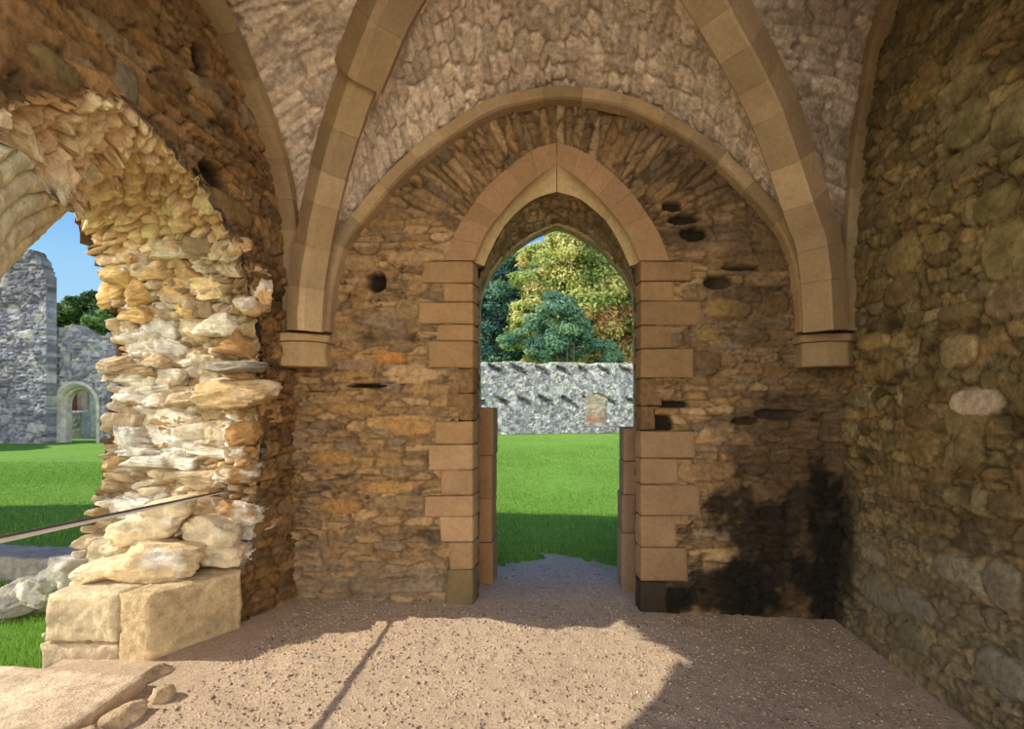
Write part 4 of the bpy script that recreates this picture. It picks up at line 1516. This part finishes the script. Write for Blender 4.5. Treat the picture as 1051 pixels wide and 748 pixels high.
# boundary wall straight ahead
bw = thing('boundary_wall', 'long grey flint wall across the lawn beyond the doorway', 'wall', (0, 29, 0))
YB = 29.0
nx0, nz0 = (614 - CX) / FPX * YB, EYE + (CY - 421) / FPX * YB


def niche(U, Zz):
    return (np.abs(U - nx0) < 0.55) & (Zz > nz0 - 0.85) & (Zz < nz0 + 0.55 + 0.35 * np.sqrt(np.clip(1 - ((U - nx0) / 0.56) ** 2, 0, 1)))


dta = far_wall('flint_face', -13, 13, 3.74, YB, math.radians(13), 201, 0.16, 0.13, 0.06, FLINT, None, niche)
U, Zz, hh_, cc_, kp, P_ = dta
for px in range(486, 670, 23):                     # two rows of slanting cast-shadow streaks, carved and darkened into the face
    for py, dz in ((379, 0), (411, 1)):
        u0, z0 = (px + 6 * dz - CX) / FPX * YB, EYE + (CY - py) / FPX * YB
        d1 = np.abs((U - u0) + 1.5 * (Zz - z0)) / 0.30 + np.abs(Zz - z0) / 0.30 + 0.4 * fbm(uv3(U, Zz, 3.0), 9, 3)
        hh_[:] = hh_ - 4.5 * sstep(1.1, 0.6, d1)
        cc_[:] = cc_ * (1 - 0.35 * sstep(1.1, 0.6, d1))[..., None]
crest = sstep(3.5, 3.68, Zz)[..., None]
cc_[:] = cc_ * (1 - 0.4 * crest) + S(206, 202, 192) * 0.4 * crest
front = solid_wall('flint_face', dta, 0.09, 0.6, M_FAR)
ur, zr = np.meshgrid(np.arange(nx0 - 0.65, nx0 + 0.65, 0.04), np.arange(nz0 - 0.95, nz0 + 1.0, 0.04), indexing='ij')
hb, cb, _ = rubble(ur, zr, 207, 0.24, 0.10, 0, 0.5, pal((176, 164, 150), (190, 168, 148), (206, 194, 178), (164, 156, 148)), S(180, 170, 158))
yawb = math.radians(13)
red = sstep(0.3, 0.1, np.abs(zr - (nz0 - 0.42)) + 0.1 * fbm(uv3(ur, zr, 3.0), 4, 3))[..., None]
cb = cb * (1 - red * .6) + S(176, 116, 92) * red * .6
Pn = np.stack([ur * math.cos(yawb), YB + ur * math.sin(yawb) + 0.25, zr], -1)
pn = grid_mesh('niche_infill', Pn, 0.03 * hb, cb, M_FAR, None)
pn['label'] = 'pinkish brick infill'
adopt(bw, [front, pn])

# ruin on the left with its arched doorway
rw = thing('ruined_building', 'tall grey ruined flint walls with an arched doorway beyond the left lawn', 'ruin', (-21, 22, 0))
YR = 22.0
BLUEF = pal((150, 152, 160), (132, 134, 144), (166, 166, 170), (120, 122, 132), (172, 170, 166))


def rx(px):
    return (px - CX) / FPX * YR


def rz(py):
    return EYE + (CY - py) / FPX * YR


axl, axr = rx(57), rx(101)
axm, ahw = (axl + axr) / 2, (axr - axl) / 2
zs_ = rz(418)


def arch_hole(U, Zz, g=0.0):
    hw = ahw + g
    rise = (rz(393) - zs_) + g
    d_ = np.abs(U - axm) / hw
    return (d_ < 1) & (Zz < zs_ + rise * np.sqrt(np.clip(1 - d_ ** 2.2, 0, 1)))


t1 = far_wall('tower', -27, rx(61), 7.8, YR - 0.5, math.radians(-6), 211, 0.30, 0.17, 0.075, BLUEF,
              lambda U: np.interp(U, [-27, rx(-10), rx(10), rx(28), rx(45), rx(54), rx(61)], [7.2, 7.3, 7.3, 7.6, 7.5, 7.1, 6.4]), None, x_org=rx(61))
U, Zz, hh_, cc_, kp, P_ = t1
band = sstep(0.3, 0.1, np.abs(Zz - rz(321) - 0.15 * fbm(uv3(U, Zz, 1.0), 3, 3)))
hh_[:] = hh_ - 2.0 * band * (U < rx(30))
upper = sstep(rz(318), rz(312), Zz)[..., None]
cc_[:] = cc_ * (1 - 0.35 * upper)
k1 = solid_wall('tall_wall', t1, 0.12, 0.4, M_FAR)
t2 = far_wall('low', rx(48), rx(190), 4.7, YR, 0, 212, 0.28, 0.16, 0.07, BLUEF,
              lambda U: np.interp(U, [rx(60), rx(75), rx(90), rx(103), rx(125), rx(190)], [rz(335), rz(334), rz(343), rz(341), rz(335), rz(328)]), lambda U, Zz: arch_hole(U, Zz), x_org=rx(60))
k2 = solid_wall('low_wall', t2, 0.10, 0.7, M_FAR)
# left bit of the low wall that carries the arch's left side
# dressed surround of that arch
an = np.linspace(0, math.pi, 40)
outl = np.vstack([[(axm - ahw, -0.1)], np.c_[axm - ahw * np.cos(an), zs_ + (rz(393) - zs_) * np.sin(an) ** 0.9], [(axm + ahw, -0.1)]])
outl = resample(outl, 120)
nrm = np.stack([-np.gradient(outl[:, 1]), np.gradient(outl[:, 0])], -1)
nrm /= np.linalg.norm(nrm, axis=1, keepdims=True)
rws = []
for (g, y_) in [(0.08, YR - 0.02), (0.08, YR - 0.07), (-0.04, YR - 0.07), (-0.14, YR + 0.05), (-0.18, YR + 0.16), (-0.24, YR + 0.20), (-0.26, YR + 0.45), (0.1, YR + 0.45)]:
    q = outl + nrm * g
    rws.append(np.c_[q[:, 0], np.full(len(q), y_), q[:, 1]])
Pa = np.array(rws).transpose(1, 0, 2)
ca_ = S(190, 186, 176) * (1 + 0.2 * fbm(Pa * 3, 8, 3))[..., None]
k3 = grid_mesh('arch_surround', Pa, 0.01 * fbm(Pa * 4, 5, 3), ca_, M_FAR, None, None, flip=True, smooth=False)
# what stands behind the arch: a pale wall with a reddish strip
kk_ = []
for (a, b, zt_, y_, colr, nm) in [(56, 70, 2.9, 25.0, S(150, 96, 84), 'red_brick_pier'), (66, 92, 2.9, 25.6, S(206, 196, 180), 'pale_pier'), (70, 84, 1.2, 24.6, S(176, 174, 172), 'low_inner_wall')]:
    xa_, xb_ = (a - CX) / FPX * y_, (b - CX) / FPX * y_
    V8 = [(xa_, y_, -0.1), (xb_, y_, -0.1), (xb_, y_ + 0.5, -0.1), (xa_, y_ + 0.5, -0.1), (xa_, y_, zt_), (xb_, y_, zt_), (xb_, y_ + 0.5, zt_), (xa_, y_ + 0.5, zt_)]
    kk_.append(block(nm, V8, int(a * 3), colr, (14, 6, 24), 0.03, M_FAR, 0.05))
# wall added out of sight to the left to shade the far lawn
uw = np.arange(13.2, 22.0, 0.12)
zw = np.arange(-0.15, 7.4, 0.12)
Uw, Zw = np.meshgrid(uw, zw, indexing='ij')
hw_, cw_, _ = rubble(Uw, Zw, 215, 0.3, 0.17, 0.15, 1.0, BLUEF, BLUEF.mean(0) * 0.6)
topw = 5.6 + 0.9 * fbm(uv3(Uw, Zw * 0, 0.5), 6, 3) - 2.2 * ((Uw > 15.2) & (Uw < 16.3))
k4 = solid_wall('shading_wall', (Uw, Zw, hw_, cw_, Zw < topw, np.stack([np.full_like(Uw, -26.0), Uw, Zw], -1)), 0.1, 0.8, M_FAR)
adopt(rw, [k1, k2, k3, k4] + kk_)

# unseen building added off to the left, shaped to shade the near lawn
Un, Zn = np.meshgrid(np.arange(0, 1.0001, 0.02), np.arange(-0.2, 9.0, 0.18), indexing='ij')
foot = np.array([(-18, 3.9), (-8.4, 3.9), (-8.4, 6.05), (-18, 7.35), (-18, 3.9)])
loop = resample(foot, 140)
Pq = np.stack([np.repeat(loop[:, :1], Zn.shape[1], 1), np.repeat(loop[:, 1:], Zn.shape[1], 1), np.repeat(np.linspace(-0.2, 9.0, Zn.shape[1])[None], 140, 0)], -1)
hq, cq, _ = rubble(np.cumsum(np.ones_like(Pq[..., 0]) * 0.18, 0), Pq[..., 2], 221, 0.35, 0.2, 0.2, 1.0, BLUEF, BLUEF.mean(0) * 0.6)
nw = grid_mesh('wall_shading', Pq, 0.06 * (hq - .5), cq, M_FAR, None, None, flip=True)
structure(nw, 'unseen added building that shades the near lawn', 'wall')


# ------------------------------------------------------------------ trees
def tree(label, x, y, zbase, blobs, nleaf, size, palette, seed, trunk_h, trunk_r, fn=None, group=None):
    r = np.random.default_rng(seed)
    root = thing('tree', label, 'tree', (x, y, zbase), group)
    vs, cs = [], []
    tot = sum(b[3] ** 2 for b in blobs)
    subs = []
    for (bx, by, bz, br) in blobs:
        # each bough is a cluster of small leafy sprays near its surface
        k = max(8, int(40 * br * br / 4))
        d_ = r.normal(size=(k, 3))
        d_ /= np.linalg.norm(d_, axis=1, keepdims=True)
        d_[:, 2] = np.where(d_[:, 2] < -0.4, -d_[:, 2], d_[:, 2])
        pos = np.array([bx, by, bz]) + d_ * br * r.uniform(0.55, 1.02, (k, 1))
        for p in pos:
            subs.append((p, br * r.uniform(0.26, 0.55), r.random()))
    per = max(8, nleaf // len(subs))
    for p, sr, cr in subs:
        d_ = r.normal(size=(per, 3))
        d_ /= np.linalg.norm(d_, axis=1, keepdims=True)
        c0 = p + d_ * sr * (r.random((per, 1)) ** 0.5) * [1.3, 1.3, 0.6] + r.normal(0, 0.12 * sr, (per, 3))
        nn = d_ + r.normal(0, 0.5, (per, 3)) + [0, 0, 0.5]
        nn /= np.linalg.norm(nn, axis=1, keepdims=True)
        t1_ = np.cross(nn, r.normal(size=(per, 3)))
        t1_ /= np.linalg.norm(t1_, axis=1, keepdims=True)
        t2_ = np.cross(nn, t1_)
        L_ = size * r.uniform(0.6, 1.3, (per, 1))
        q = np.stack([c0 - t1_ * L_, c0 - t2_ * L_ * 0.55 + nn * 0.1 * L_, c0 + t1_ * L_, c0 + t2_ * L_ * 0.55 + nn * 0.1 * L_], 1)
        vs.append(q.reshape(-1, 3))
        pi = int(np.clip(cr * len(palette) + r.normal(0, 0.6), 0, len(palette) - 1))
        cc_ = palette[pi]
        if fn is not None:
            cc_ = fn(p, cc_, r)
        cs.append(np.repeat(cc_ * r.uniform(0.75, 1.2, (per, 1)), 4, 0))
    V = np.vstack(vs)
    C = np.vstack(cs)
    fo = mesh_np('foliage', V, np.arange(len(V)).reshape(-1, 4), M_LEAF, None, C, False)
    # trunk with boughs
    tv, tf, base = [], [], 0

    def limb(a, b, r0, r1, n=9, m=8):
        nonlocal base
        a, b = np.array(a, float), np.array(b, float)
        t = np.linspace(0, 1, m)
        c_ = a + (b - a) * t[:, None] + 0.06 * np.linalg.norm(b - a) * np.stack([np.sin(t * 3), np.sin(t * 4 + 1) - math.sin(1), 0 * t], -1) * (t * (1 - t) * 4)[:, None]
        dd_ = (b - a) / np.linalg.norm(b - a)
        u = np.cross(dd_, [0.3, 0.9, 0.1])
        u /= np.linalg.norm(u)
        v = np.cross(dd_, u)
        an_ = np.linspace(0, 2 * math.pi, n + 1)[:-1]
        V_ = c_[:, None] + (r0 + (r1 - r0) * t)[:, None, None] * (np.cos(an_)[None, :, None] * u + np.sin(an_)[None, :, None] * v)
        idx = np.arange(m * n).reshape(m, n) + base
        tf.append(np.stack([idx[:-1], np.roll(idx, -1, 1)[:-1], np.roll(idx, -1, 1)[1:], idx[1:]], -1).reshape(-1, 4))
        tv.append(V_.reshape(-1, 3))
        base += m * n
    top = (x, y, zbase + trunk_h)
    limb((x, y, zbase - 0.2), top, trunk_r, trunk_r * 0.6)
    for (bx, by, bz, br) in blobs:
        limb(top, (bx, by, bz), trunk_r * 0.45, trunk_r * 0.1)
    tk = mesh_np('trunk', np.vstack(tv), np.vstack(tf), M_BARK)
    adopt(root, [fo, tk])


def tp(px, py, y):
    return tuple(px_y(px, py, y))


def blobs_at(lst, y, jy=1.5, seed=0, grow=1.0):
    r = random.Random(seed)
    out = []
    for px, py, rp in lst:
        yy_ = y + r.uniform(-jy, jy)
        out.append((*tp(px, py, yy_), grow * rp * yy_ / FPX))
    return out


YEL = pal((186, 192, 110), (204, 204, 126), (168, 180, 102), (150, 168, 94), (210, 198, 128), (134, 156, 88))


def autumn(p, c_, r):
    if p[2] < 8.5 and p[0] > 1.0 and r.random() < 0.5:
        return S(196, 160, 104) * r.uniform(0.85, 1.15)
    return c_


tree('large yellow-green autumn tree filling the doorway view above the flint wall', 2.2, 42, -0.05,
     blobs_at([(585, 262, 27), (560, 272, 22), (610, 275, 27), (545, 298, 22), (580, 300, 30), (625, 305, 30), (650, 300, 26), (640, 275, 22), (545, 325, 20), (600, 330, 32), (635, 340, 28), (660, 335, 26), (570, 335, 26), (680, 350, 28), (675, 310, 24), (610, 362, 26), (645, 372, 24), (560, 362, 20), (590, 380, 26), (630, 385, 26), (665, 380, 26), (540, 350, 20), (555, 384, 20)], 42, 2.0, 1),
     170000, 0.15, YEL, 301, 4.5, 0.5, autumn)
BLU = pal((82, 122, 112), (66, 106, 104), (96, 136, 116), (74, 114, 112), (112, 148, 112))
tree('tall dark blue-green tree at the left edge of the doorway view', -6.2, 46, -0.05,
     blobs_at([(510, 285, 20), (525, 305, 18), (500, 315, 20), (520, 335, 20), (498, 350, 20), (515, 365, 18), (482, 330, 20), (530, 275, 12), (478, 300, 18), (505, 378, 20), (530, 375, 20), (485, 378, 20), (535, 345, 16)], 46, 1.5, 2, 1.25),
     60000, 0.15, BLU, 302, 4.0, 0.4)
GRN = pal((108, 150, 120), (124, 164, 126), (94, 136, 112), (138, 172, 130), (88, 128, 110))
tree('low bushy blue-green tree in front of the yellow tree', 0.4, 35.5, -0.05,
     blobs_at([(575, 322, 18), (560, 342, 17), (590, 345, 18), (575, 362, 18), (608, 358, 15), (545, 362, 14), (532, 350, 13), (625, 366, 13)], 35.5, 0.8, 3, 1.12),
     50000, 0.11, GRN, 303, 2.6, 0.25)
HDG = pal((70, 100, 50), (58, 88, 44), (84, 112, 56), (64, 92, 54))
tree('dark wooded bank rising above the ruin on the left', -33, 40, -0.05,
     blobs_at([(70, 322, 15), (85, 318, 14), (102, 314, 16), (60, 335, 18), (118, 322, 18), (135, 320, 18), (80, 345, 18), (110, 345, 18), (45, 330, 16), (150, 330, 18)], 40, 1.5, 4),
     18000, 0.2, HDG, 304, 4.0, 0.35)
LIG = pal((120, 158, 84), (104, 144, 76), (138, 170, 98))
tree('light green sapling growing behind the low ruined wall', (100 - CX) / FPX * 27, 27, -0.05,
     blobs_at([(95, 335, 9), (103, 328, 9), (110, 338, 9), (88, 343, 8), (100, 348, 10)], 27, 0.4, 5),
     6000, 0.10, LIG, 305, 3.6, 0.1)
